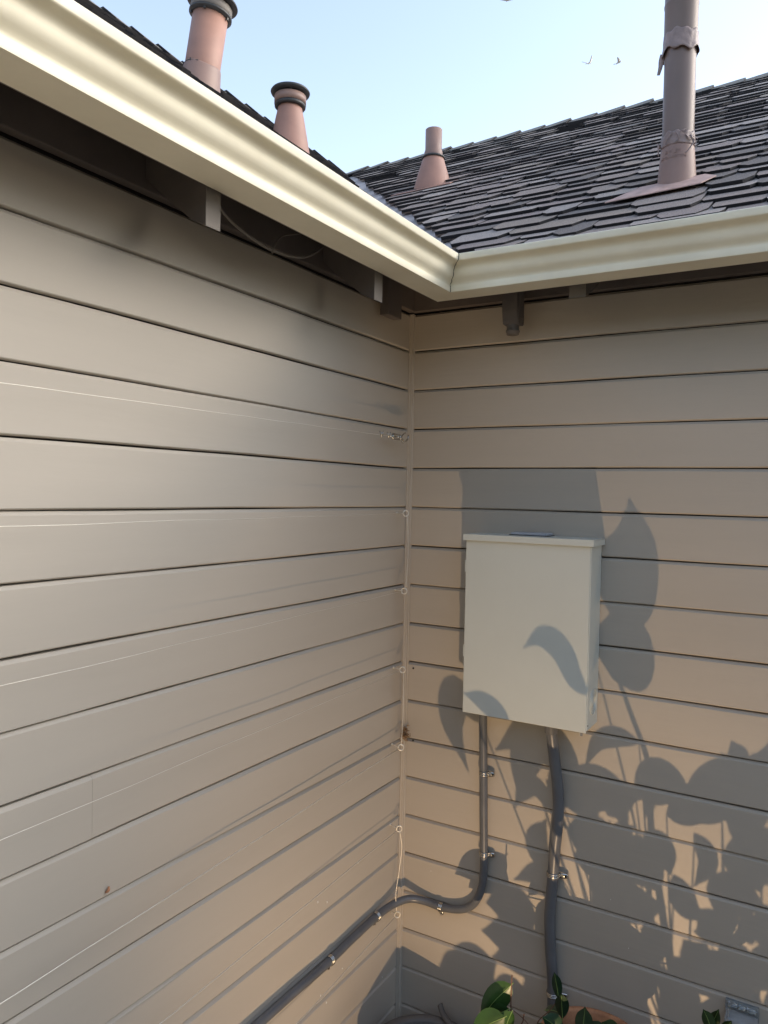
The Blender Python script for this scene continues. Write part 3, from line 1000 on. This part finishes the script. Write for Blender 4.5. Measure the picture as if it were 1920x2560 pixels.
vwire('upright wire between the two topmost eye screws', [(0.044, -0.082, -0.072), (0.047, -0.078, -0.19), (0.044, -0.082, -0.306)])
vwire('upright wire between the third eye screw and the debris clump', [(0.043, -0.084, -0.581), (0.044, -0.082, -0.70), (0.041, -0.086, -0.818)])
vwire('slack upright wire reaching down to the lowest eye screw', [(0.043, -0.086, -1.103), (0.048, -0.080, -1.16), (0.042, -0.086, -1.24), (0.036, -0.092, -1.31), (0.040, -0.090, -1.37)])

tb = thing('turnbuckle', 'small steel turnbuckle hooked in the wall corner above the topmost eye screw', 'turnbuckle', loc=(0.040, -0.085, 0.180))
bm = bmesh.new()
for dz in (-0.0078, 0.0078):
    tube(bm, [(0, -0.048, dz * .8), (0, -0.052, dz), (0, -0.090, dz), (0, -0.094, dz * .8)], 0.0027, 8)
for yy in (-0.047, -0.095):
    tube(bm, [(0, yy, -0.0078), (0, yy, 0.0078)], 0.0038, 8)
obj('frame', bm, M_chrome, tb, True)
bm = bmesh.new(); tube(bm, [(0, -0.04, 0), (0, -0.066, 0)], 0.0027, 8); tube(bm, [(0, -0.076, 0), (0, -0.112, -0.001)], 0.0027, 8); obj('threaded_rod', bm, M_chrome, tb, True)
bm = bmesh.new(); tube(bm, spline([(0, -0.041, 0), (0, -0.03, 0.010), (0.002, -0.016, 0.017)]), 0.0022, 8)
tube(bm, spline([(0, -0.041, -0.001), (0.002, -0.022, -0.012), (0.004, -0.008, -0.004), (0.004, -0.002, 0.008), (0.0, 0.004, 0.010)]), 0.0024, 8)
tube(bm, spline([(-0.002, -0.040, -0.004), (0, -0.036, -0.014), (0, -0.028, -0.018)]), 0.0016, 8)
obj('hook', bm, M_chrome, tb, True)
for k, yy in enumerate((-0.128, -0.172)):
    bm = bmesh.new()
    tube(bm, spline([(0, yy + .004, -0.010), (0.004, yy, -0.002), (0.002, yy - .004, 0.006), (-0.002, yy + .002, 0.010)]), 0.0018, 6)
    box(bm, -0.003, 0.003, yy + .004, yy + .014, -0.003, 0.006, 0.001)
    tube(bm, [(0.003, yy + .010, -0.002), (0.003, yy + .013, 0.012)], 0.0016, 6)
    obj('wire_clip', bm, M_chrome, tb, True)
bm = bmesh.new()
tube(bm, [(0.040, -0.085 - 0.112 + (-1.483 + 0.197) * t, 0.179 + (0.171 - 0.179) * t + 0.0006 * math.sin(t * 40)) for t in [k / 40 * 3.5 for k in range(41)]], 0.0008, 6)
tag(obj('trellis_wire', bm, M_wire, None, True), 'highest horizontal wire on the left wall, pulled by the turnbuckle', 'wire', 'trellis wires along the left wall')

# ------------------------------------------------------------------ under the eaves
df = thing('eave_fitting', 'brown painted box fitting with a short round spout hanging under the right eave', 'fitting', loc=(0.39, -0.07, 0.55))
bm = bmesh.new()
prism(bm, [(-0.042, 0.10), (0.016, 0.10), (0.018, 0.0), (0.020, -0.02), (0.016, -0.038), (-0.026, -0.038), (-0.030, -0.03), (-0.036, 0.0)], 0, -0.026, 0.024)
bmesh.ops.bevel(bm, geom=bm.edges[:], offset=0.002, segments=2, affect='EDGES')
obj('housing', bm, M_eave, df)
bm = bmesh.new(); lathe(bm, [(0.019, -0.036), (0.0185, -0.052), (0.021, -0.053), (0.021, -0.058), (0.0185, -0.059), (0.0185, -0.066), (0.0145, -0.067), (0.0145, -0.05), (0.0, -0.05)], 24, (-0.002, -0.006, 0)); obj('spout', bm, M_tail, df, True)
bm = bmesh.new(); box(bm, 0.0245, 0.027, -0.034, 0.008, -0.02, 0.07, 0.001); obj('cover_plate', bm, M_eave, df)
bm = bmesh.new()
tube(bm, spline([(0.13, -1.13, 0.640), (0.12, -1.046, 0.583), (0.12, -0.973, 0.558), (0.12, -0.878, 0.5475), (0.12, -0.774, 0.561), (0.12, -0.70, 0.60), (0.12, -0.64, 0.66)], 10), 0.0034, 8)
tube(bm, spline([(0.122, -0.884, 0.540), (0.12, -0.872, 0.560), (0.12, -0.845, 0.590), (0.12, -0.776, 0.618), (0.12, -0.70, 0.66)], 10), 0.0020, 8)
tag(obj('hanging_cable', bm, M_cable, None, True), 'thin painted cable sagging under the left eave beside the first rafter tail', 'cable')

# ------------------------------------------------------------------ little things on the walls
r2 = random.Random(12)
bm = bmesh.new()
for k in range(70):
    a = Vector((0.016 + r2.gauss(0, .006), -0.018 + r2.gauss(0, .006), -0.800 + r2.gauss(0, .013)))
    d = Vector((r2.uniform(-1, 1), r2.uniform(-1, 1), r2.uniform(-1, 1))).normalized() * r2.uniform(.003, .009)
    tube(bm, [a - d, a + d], 0.0009, 4)
tag(obj('debris_clump', bm, M_debris), 'small clump of brown dry debris and web caught in the wall corner', 'debris')
bm = bmesh.new()
tube(bm, spline([(0.003, -1.226, -0.810), (0.006, -1.222, -0.806), (0.004, -1.219, -0.800)]), lambda t: 0.0032 * math.sin(math.pi * (0.15 + 0.7 * t)), 8)
tag(obj('insect_cocoon', bm, M_pot, None, True), 'tiny orange-brown insect cocoon stuck on the lower left wall', 'cocoon')
bm = bmesh.new()
for k in range(9):
    y, z = -r2.uniform(0.08, 0.75), -r2.uniform(1.1, 1.6)
    s = r2.uniform(.0009, .0019)
    box(bm, 0.0, 0.0012, y - s, y + s, z - s * 1.6, z + s * 1.6)
for k in range(3):
    x, z = r2.uniform(0.1, 0.9), -r2.uniform(1.0, 1.4)
    s = r2.uniform(.0008, .0014)
    box(bm, x - s, x + s, -0.0012, 0, z - s, z + s)
o = obj('paint_speck', bm, M_speck, wall_l, kind='stuff')
for (x, z) in ((0.039, -0.826), (0.034, -0.583)):
    bm = bmesh.new(); tube(bm, [(x, -0.0002, z), (x, -0.0016, z)], 0.0032, 8)
    obj('nail_hole', bm, M_black, wall_r)

# ------------------------------------------------------------------ weatherproof outlet cover, low on the right wall
oc = thing('outlet_cover', 'clear plastic weatherproof outlet cover low on the right wall in the bottom corner', 'outlet cover', loc=(1.062, 0, -1.42))
bm = bmesh.new(); box(bm, -0.043, 0.040, -0.010, -0.001, -0.075, 0.072, 0.003); obj('back_plate', bm, M_clear, oc)
bm = bmesh.new()
box(bm, -0.040, 0.038, -0.060, -0.012, -0.075, 0.052, 0.008)
obj('bubble_lid', bm, M_clear, oc, True)
bm = bmesh.new()
for (a, b) in ((-0.034, -0.012), (-0.009, 0.008), (0.011, 0.033)):
    tube(bm, [(a, -0.016, 0.064), (b, -0.016, 0.064)], 0.0058, 12)
tube(bm, [(-0.037, -0.016, 0.064), (0.036, -0.016, 0.064)], 0.002, 8)
obj('hinge', bm, M_clear, oc, True)
bm = bmesh.new(); box(bm, -0.030, 0.030, -0.014, -0.0105, -0.062, 0.045, 0.002)
obj('receptacle', bm, M_boxtop, oc)
bm = bmesh.new()
for zz in (0.030, 0.018, 0.0):
    tube(bm, [(-0.036, -0.0615, zz), (0.034, -0.0615, zz)], 0.0012, 6)
obj('lid_rib', bm, M_clear, oc, True)

# ------------------------------------------------------------------ pots
gp = thing('plastic_pot', 'large grey plastic pot with a peeling rim in the wall corner', 'pot', loc=(0.228, -0.240, GROUND))
H = -1.668 - GROUND
bm = bmesh.new(); lathe(bm, [(0.0, 0.0), (0.13, 0.0), (0.135, 0.005), (0.172, H - 0.03), (0.176, H - 0.028), (0.176, H - 0.004), (0.171, H), (0.146, H), (0.143, H - 0.006), (0.140, H - 0.06)], 64); obj('pot_body', bm, M_plas, gp, True)
bm = bmesh.new(); lathe(bm, [(0.141, H - 0.055), (0.07, H - 0.047), (0.0, H - 0.05)], 40); obj('soil', bm, M_soil, gp, True)
bm = bmesh.new()
pts = spline([(-0.045, 0.190, H + 0.020), (-0.02, 0.165, H + 0.012), (0.03, 0.135, H + 0.004), (0.09, 0.105, H - 0.002), (0.16, 0.06, H - 0.004)], 8)
prev = None
for p in pts:
    cur = [bm.verts.new(p + Vector((0.004, 0.010, 0.001))), bm.verts.new(p + Vector((0, 0, 0.004))), bm.verts.new(p + Vector((-0.003, -0.008, -0.001)))]
    if prev:
        bm.faces.new((prev[0], cur[0], cur[1], prev[1])); bm.faces.new((prev[1], cur[1], cur[2], prev[2]))
    prev = cur
o = obj('peeling_rim_strip', bm, M_plas, gp, True); o.modifiers.new('t', 'SOLIDIFY').thickness = 0.002

tp = thing('terracotta_pot', 'weathered terracotta pot at the bottom edge, in front of the thick conduit', 'pot', loc=(0.725, -0.250, GROUND))
H2 = -1.432 - GROUND
bm = bmesh.new(); lathe(bm, [(0.0, 0.0), (0.09, 0.0), (0.094, 0.006), (0.122, H2 - 0.075), (0.136, H2 - 0.072), (0.140, H2 - 0.06), (0.140, H2 - 0.006), (0.136, H2), (0.126, H2), (0.122, H2 - 0.008), (0.118, H2 - 0.07)], 64,
                        wob=lambda a, i: 0.0015 * math.sin(3 * a)); obj('pot_body', bm, M_pot, tp, True)
bm = bmesh.new(); lathe(bm, [(0.119, H2 - 0.05), (0.06, H2 - 0.042), (0.0, H2 - 0.045)], 40); obj('soil', bm, M_soil, tp, True)

# ------------------------------------------------------------------ garden spotlight (the warm light from below)
LP = Vector((0.97, -1.27, -1.97))
gs = thing('garden_spotlight', 'small black ground spotlight aimed up at the wall corner', 'spotlight', loc=(LP.x, LP.y, GROUND))
bm = bmesh.new(); tube(bm, [(0, 0, 0), (0, 0, 0.035)], 0.006, 10); lathe(bm, [(0.0, 0.002), (0.045, 0.002), (0.043, 0.008), (0.0, 0.010)], 24); obj('stake', bm, M_fix, gs, True)
bm = bmesh.new()
ax_ = Vector((-0.55, 0.75, 0.55)).normalized()
cen = Vector((0, 0, LP.z - GROUND))
tube(bm, [cen - ax_ * 0.055, cen - ax_ * 0.012], lambda t: 0.018 + 0.008 * t, 20)
obj('lamp_head', bm, M_fix, gs, True)
ld = bpy.data.lights.new('spotlight_lamp', 'SPOT')
ld.energy = 24
ld.color = (1.0, 0.69, 0.41)
ld.shadow_soft_size = 0.002
ld.spot_size = math.radians(106)
ld.spot_blend = 1.0
lo = bpy.data.objects.new('lamp_beam', ld)
C.objects.link(lo)
lo.parent = gs
lo.location = cen
lo.rotation_euler = (-Vector((-0.36, 0.95, 0.92))).to_track_quat('Z', 'Y').to_euler()
# visor over the lens keeps the light off the eaves
bm = bmesh.new()
vz = 0.052
hd = Vector((-0.62, 0.79, 0)).normalized()
rng = 26
inner, outer = [], []
for k in range(rng + 1):
    a = -1.9 + 3.8 * k / rng
    dd = Matrix.Rotation(a, 3, 'Z') @ hd
    inner.append(bm.verts.new(cen + Vector((0, 0, vz)) - dd * 0.0 + Vector((0, 0, 0.004))))
    outer.append(bm.verts.new(cen + dd * (vz / math.tan(math.radians(61.5))) + Vector((0, 0, vz))))
for k in range(rng):
    bm.faces.new((inner[k], outer[k], outer[k + 1]))
o = obj('visor', bm, M_fix, gs); o.modifiers.new('t', 'SOLIDIFY').thickness = 0.001

# ------------------------------------------------------------------ leaves
def leaf_mesh(bm, mid, width, across, curl=0.18, teeth=0, mi=0):
    """a leaf with midrib along the points mid, folded about the rib; across(t_vec) gives the sideways direction."""
    P = spline(mid, 5) if len(mid) > 2 else [Vector(mid[0]).lerp(Vector(mid[1]), k / 10) for k in range(11)]
    n = len(P) - 1
    prev = None
    for i, p in enumerate(P):
        t = i / n
        T = (P[min(i + 1, n)] - P[max(i - 1, 0)]).normalized()
        sdir = across(T)
        nrm = sdir.cross(T).normalized()
        wv = width / 2 * (math.sin(math.pi * t ** 0.82) ** 0.8 * (1 - 0.55 * max(0, (t - 0.72) / 0.28) ** 1.5) if 0 < t < 1 else 0.0)
        wv = max(wv, 0.0006 + (0 if t > 0.5 else 0.0006))
        cur = [bm.verts.new(p + sdir * wv + nrm * wv * curl), bm.verts.new(p + sdir * wv * .5 + nrm * wv * curl * .35), bm.verts.new(p),
               bm.verts.new(p - sdir * wv * .5 + nrm * wv * curl * .35), bm.verts.new(p - sdir * wv + nrm * wv * curl)]
        if prev:
            for j in range(4):
                f = bm.faces.new((prev[j], cur[j], cur[j + 1], prev[j + 1]))
                f.material_index = mi
        prev = cur

def pix(x, y, plane_y=0.0):
    """point of the wall plane behind photo coordinates (1659-wide picture), used once to read off where shadows fall"""
    sx, sy = x * 1.15732 - 960, y * 1.15732 - 1280
    d = F_ + R_ * (sx / 1911.24) - U_ * (sy / 1911.24)
    t = (plane_y - CAM.y) / d.y
    return CAM + d * t

shrub = thing('potted_shrub', 'leafy shrub on tall twigs standing before the right wall', 'shrub', loc=(0.98, -0.86, GROUND))
shp = thing('plastic_pot', 'low dark pot that holds the shrub by the spotlight', 'pot', loc=(0.98, -0.86, GROUND))
bm = bmesh.new(); lathe(bm, [(0, 0), (0.07, 0), (0.09, 0.09), (0.094, 0.09), (0.094, 0.10), (0.086, 0.10), (0.084, 0.07), (0, 0.07)], 32); obj('pot_body', bm, M_plas, shp, True)
def to_leaf(S_, f):
    return LP + (S_ - LP) * f
def shadow_leaf(pts, width, f=0.36, py=0.0, spread=0.0, curl=0.12):
    mid = []
    for k, (x, y) in enumerate(pts):
        S_ = pix(x, y, py)
        mid.append(to_leaf(S_, f + spread * (k / (len(pts) - 1) - 0.5)))
    cen_ = sum(mid, Vector()) / len(mid)
    view = (cen_ - LP).normalized()
    def across(T):
        return T.cross(view).normalized()
    # 1 px is about 0.00153 m on the wall
    w_ = width * 0.00153 * f
    bm = bmesh.new()
    leaf_mesh(bm, mid, w_, across, curl)
    o = obj('leaf', bm, M_leaf[random.randrange(3)], None, True)
    o.parent = shrub
    o.matrix_parent_inverse = Matrix.Translation((-0.98, 0.86, -GROUND))
    return mid[0]
bases = []
SHL = [
    ([(1330, 1345), (1350, 1270), (1368, 1170), (1360, 1076)], 112, .40, 0),
    ([(1325, 1468), (1350, 1390), (1352, 1290)], 118, .40, 0),
    ([(1380, 1604), (1330, 1592), (1290, 1605), (1262, 1662)], 30, .40, 0),
    ([(1270, 1500), (1240, 1462), (1220, 1418), (1195, 1388), (1162, 1378), (1130, 1400)], 40, .36, -.117),
    ([(1100, 1590), (1078, 1545), (1040, 1515), (1000, 1497)], 34, .34, -.117),
    ([(1040, 1560), (990, 1500), (975, 1560), (1012, 1668)], 58, .34, 0),
    ([(1200, 1600), (1160, 1590), (1130, 1650), (1118, 1722)], 66, .36, 0),
    ([(1250, 1700), (1200, 1620), (1140, 1585), (1070, 1620)], 70, .36, 0),
    ([(1225, 1790), (1160, 1700), (1130, 1710), (1112, 1745)], 34, .33, 0),
    ([(1200, 1740), (1220, 1680), (1215, 1620)], 60, .33, 0),
    ([(1215, 1735), (1300, 1712), (1400, 1722)], 54, .38, 0),
    ([(1230, 1675), (1300, 1690), (1370, 1720)], 46, .38, 0),
    ([(1370, 1700), (1430, 1690), (1500, 1720)], 65, .37, 0),
    ([(1480, 1760), (1560, 1700), (1650, 1640)], 78, .36, 0),
    ([(1560, 1680), (1590, 1640), (1580, 1600)], 48, .36, 0),
    ([(1600, 1680), (1650, 1650), (1665, 1600)], 40, .36, 0),
    ([(1560, 1760), (1600, 1740), (1690, 1690)], 78, .35, 0),
    ([(1620, 1830), (1625, 1760), (1680, 1740)], 59, .35, 0),
    ([(1440, 1760), (1500, 1745), (1560, 1760)], 48, .37, 0),
    ([(1180, 1880), (1160, 1820), (1180, 1770)], 48, .32, 0),
    ([(1225, 1790), (1300, 1830), (1330, 1900)], 85, .34, 0),
    ([(1240, 1850), (1320, 1862), (1420, 1850)], 72, .34, 0),
    ([(1330, 1825), (1390, 1870), (1430, 1930)], 78, .34, 0),
    ([(1390, 1800), (1430, 1840), (1450, 1890)], 52, .35, 0),
    ([(1220, 1910), (1170, 1885), (1110, 1900)], 40, .31, 0),
    ([(1300, 1900), (1360, 1950), (1440, 1960)], 72, .33, 0),
    ([(1500, 1800), (1530, 1860), (1500, 1915)], 36, .35, 0),
    ([(1590, 1800), (1615, 1860), (1645, 1930)], 78, .34, 0),
    ([(1600, 1820), (1660, 1850), (1720, 1900)], 72, .34, 0),
    ([(1540, 1960), (1580, 1930), (1660, 1970)], 65, .33, 0),
    ([(1455, 1890), (1480, 1950), (1520, 1990)], 48, .33, 0),
    ([(1160, 1990), (1100, 1960), (1050, 1950)], 90, .29, 0),
    ([(1180, 2060), (1110, 2030), (1040, 2010)], 90, .28, 0),
]
random.seed(21)
for pts, w_, f, py in SHL:
    bases.append(shadow_leaf(pts, w_, f, py, 0.015))
q = random.Random(33)
for k in range(104):
    x = q.uniform(1190, 1740)
    y = q.uniform(1950, 2420)
    if 1420 < x < 1570 and y < 2040:
        continue
    a = q.uniform(-2.6, -0.5)
    L = q.uniform(60, 120)
    b = (x + L * math.cos(a), y + L * 0.8 * math.sin(a))
    m_ = ((x + b[0]) / 2 + q.uniform(-12, 12), (y + b[1]) / 2 + q.uniform(-12, 12))
    bases.append(shadow_leaf([(x, y), m_, b], q.uniform(34, 74), q.uniform(.26, .36), 0, 0.01))
for k in range(26):
    x = q.uniform(1200, 1680)
    y = q.uniform(1740, 1960)
    if 1450 < x < 1570 and y > 1770:
        continue
    a = q.uniform(-2.9, -0.3)
    L = q.uniform(60, 110)
    bases.append(shadow_leaf([(x, y), (x + L * .5 * math.cos(a) + q.uniform(-8, 8), y + L * .45 * math.sin(a)), (x + L * math.cos(a), y + L * .8 * math.sin(a))], q.uniform(20, 36), q.uniform(.29, .36), 0, 0.01))
# a few lower leaves keep the foot of the corner dark
for k in range(34):
    x = q.uniform(860, 1250)
    y = q.uniform(2100, 2330)
    a = q.uniform(-2.8, -0.4)
    L = q.uniform(90, 150)
    b = (x + L * math.cos(a), y + L * 0.7 * math.sin(a))
    m_ = ((x + b[0]) / 2, (y + b[1]) / 2 - 14)
    bases.append(shadow_leaf([(x, y), m_, b], q.uniform(60, 110), q.uniform(.22, .3), 0, 0.01))
def stem(parent, pts, r0, r1, minv):
    bm = bmesh.new()
    tube(bm, spline(pts, 6), lambda t: r0 + (r1 - r0) * t, 8)
    o = obj('stem', bm, M_bark, None, True)
    o.parent = parent
    o.matrix_parent_inverse = Matrix.Translation(minv)
    return o
mv = (-0.98, 0.86, -GROUND)
root_pt = Vector((0.98, -0.86, GROUND + 0.07))
st = [to_leaf(pix(*p), 0.40) for p in ((1402, 1668), (1392, 1620), (1368, 1555), (1350, 1505), (1334, 1455), (1340, 1400))]
stem(shrub, [root_pt, to_leaf(pix(1420, 1900), .37), to_leaf(pix(1405, 1760), .39)] + st, 0.0042, 0.0019, mv)
for k, b in enumerate(bases):
    if k in (0, 1) or (k > 8 and k % 2):
        continue
    mid = root_pt.lerp(b, 0.55) + Vector((q.uniform(-.02, .02), q.uniform(-.02, .02), q.uniform(-.02, .01)))
    stem(shrub, [root_pt + Vector((q.uniform(-.02, .02), q.uniform(-.02, .02), 0)), mid, b], 0.0022, 0.0007, mv)

# camellia in the terracotta pot: the leaves seen along the bottom edge
cam_pl = thing('camellia_plant', 'green glossy-leaved camellia along the bottom edge, growing from the terracotta pot', 'plant', loc=(0.725, -0.25, GROUND + H2 - 0.04))
imv = (-0.725, 0.25, -(GROUND + H2 - 0.04))
def P3d(x, y, py):
    return pix(x, y, py)
def cam_leaf(base, tip, width, py, tilt, m, bend=0.006, dpy=0.02):
    b = P3d(base[0], base[1], py); t = P3d(tip[0], tip[1], py - dpy)
    mid = (b + t) / 2 + Vector((0, -0.2, 1)) * bend
    view = (b - CAM).normalized()
    def across(T):
        s = T.cross(view).normalized()
        return (s * math.cos(tilt) + view * math.sin(tilt)).normalized()
    bm = bmesh.new()
    leaf_mesh(bm, [b, mid, t], width * 0.00130, across, 0.22)
    o = obj('leaf', bm, M_leaf[m], cam_pl, True)
    o.matrix_parent_inverse = Matrix.Translation(imv)
    bm = bmesh.new()
    pp = spline([b + (b - mid) * .12, b, mid, t.lerp(mid, .15)], 5)
    tube(bm, [x - view * 0.0006 for x in pp], lambda u: 0.0011 * (1 - u) + 0.0003, 5)
    ob = obj('midrib', bm, M_vein, o, True)
CL = [((1105, 2127), (1035, 2203), 52, -.30, 0.3, 1), ((1100, 2180), (1040, 2215), 40, -.31, 0.6, 0), ((1090, 2197), (1015, 2240), 54, -.36, 0.4, 1), ((1106, 2185), (1085, 2245), 40, -.33, 0.7, 1),
      ((1207, 2158), (1197, 2100), 24, -.20, 0.5, 2), ((1215, 2200), (1212, 2145), 30, -.24, 0.3, 2), ((1178, 2182), (1215, 2192), 26, -.22, 0.5, 2), ((1215, 2235), (1172, 2197), 40, -.30, 0.4, 2),
      ((1258, 2245), (1264, 2175), 34, -.36, 0.2, 2), ((1290, 2250), (1275, 2205), 40, -.32, 0.4, 2), ((1330, 2250), (1300, 2208), 44, -.26, 0.6, 0),
      ((1540, 2235), (1519, 2180), 24, -.24, 0.3, 0), ((1530, 2240), (1553, 2180), 22, -.22, 0.2, 0), ((1560, 2250), (1580, 2205), 24, -.22, 0.3, 0), ((1150, 2250), (1190, 2225), 40, -.34, 0.3, 0),
      ((1200, 2260), (1160, 2240), 40, -.34, 0.3, 2)]
random.seed(5)
for a in CL:
    cam_leaf(*a)
rp = Vector((0.725, -0.25, GROUND + H2 - 0.04))
def cstem(pp, py, r0=0.0022, r1=0.0012, root=True):
    pts = [P3d(x, y, py) for x, y in pp]
    if root:
        pts = [rp, rp.lerp(pts[0], 0.6) + Vector((0, 0, -0.01))] + pts
    stem(cam_pl, pts, r0, r1, imv)
cstem([(1108, 2240), (1104, 2200), (1104, 2150), (1106, 2106)], -.30, 0.0028, 0.0016)
cstem([(1150, 2220), (1130, 2200), (1106, 2180)], -.30, 0.0018, 0.001)
cstem([(1160, 2215), (1190, 2180), (1206, 2158)], -.24, 0.0018, 0.001)
cstem([(1128, 2225), (1130, 2205), (1132, 2190)], -.30, 0.0012, 0.0018)
cstem([(1262, 2260), (1264, 2225)], -.36)
cstem([(1500, 2300), (1535, 2240)], -.24)
cstem([(1130, 2240), (1190, 2255), (1240, 2260)], -.33)

# ------------------------------------------------------------------ birds far off in the sky
def bird(loc, heading, pitch, up, label):
    root = thing('bird', label, 'bird', 'birds flying in the sky', loc=loc)
    bm = bmesh.new()
    tube(bm, spline([(-0.14, 0, 0), (-0.06, 0, 0.005), (0.03, 0, 0.01), (0.09, 0, 0.02), (0.12, 0, 0.018)], 4), lambda t: 0.006 + 0.034 * math.sin(math.pi * min(1, t * 1.0)) ** 0.8, 10)
    prism(bm, [(-0.12, -0.01), (-0.12, 0.01), (-0.24, 0.035), (-0.24, -0.035)], 2, -0.002, 0.002)
    b_ = obj('body', bm, M_bird, root, True)
    for s in (-1, 1):
        bm = bmesh.new()
        rows = []
        for k in range(7):
            t = k / 6
            yy = s * (0.02 + 0.30 * t)
            zz = up * (t ** 1.2) * 0.30 - 0.05 * t * t
            xx = 0.02 - 0.10 * t * t
            ch = 0.13 * (1 - t) ** 0.5 + 0.01
            rows.append((bm.verts.new((xx + ch * .35, yy, zz + .006)), bm.verts.new((xx + ch * .35 - ch, yy, zz)), ))
        for A, B in zip(rows, rows[1:]):
            bm.faces.new((A[0], A[1], B[1], B[0]))
        o = obj('wing', bm, M_bird, root, True)
        o.modifiers.new('t', 'SOLIDIFY').thickness = 0.008
    root.rotation_euler = (0, pitch, heading)
    root.scale = (0.85, 0.85, 0.85)
bird((-7.4547, 27.2506, 16.7048), math.radians(60), -0.4, 0.9, 'left bird of the two flying side by side, wings raised')
bird((-6.4116, 27.5829, 16.6248), math.radians(20), -0.3, 0.5, 'right bird of the two flying side by side near the tall flue')
bird((-10.0277, 25.1131, 18.70), math.radians(115), 0.0, 0.1, 'bird gliding alone at the very top of the sky')

# ------------------------------------------------------------------ render defaults
S.render.engine = 'CYCLES'
S.cycles.max_bounces = 8
S.cycles.use_denoising = True
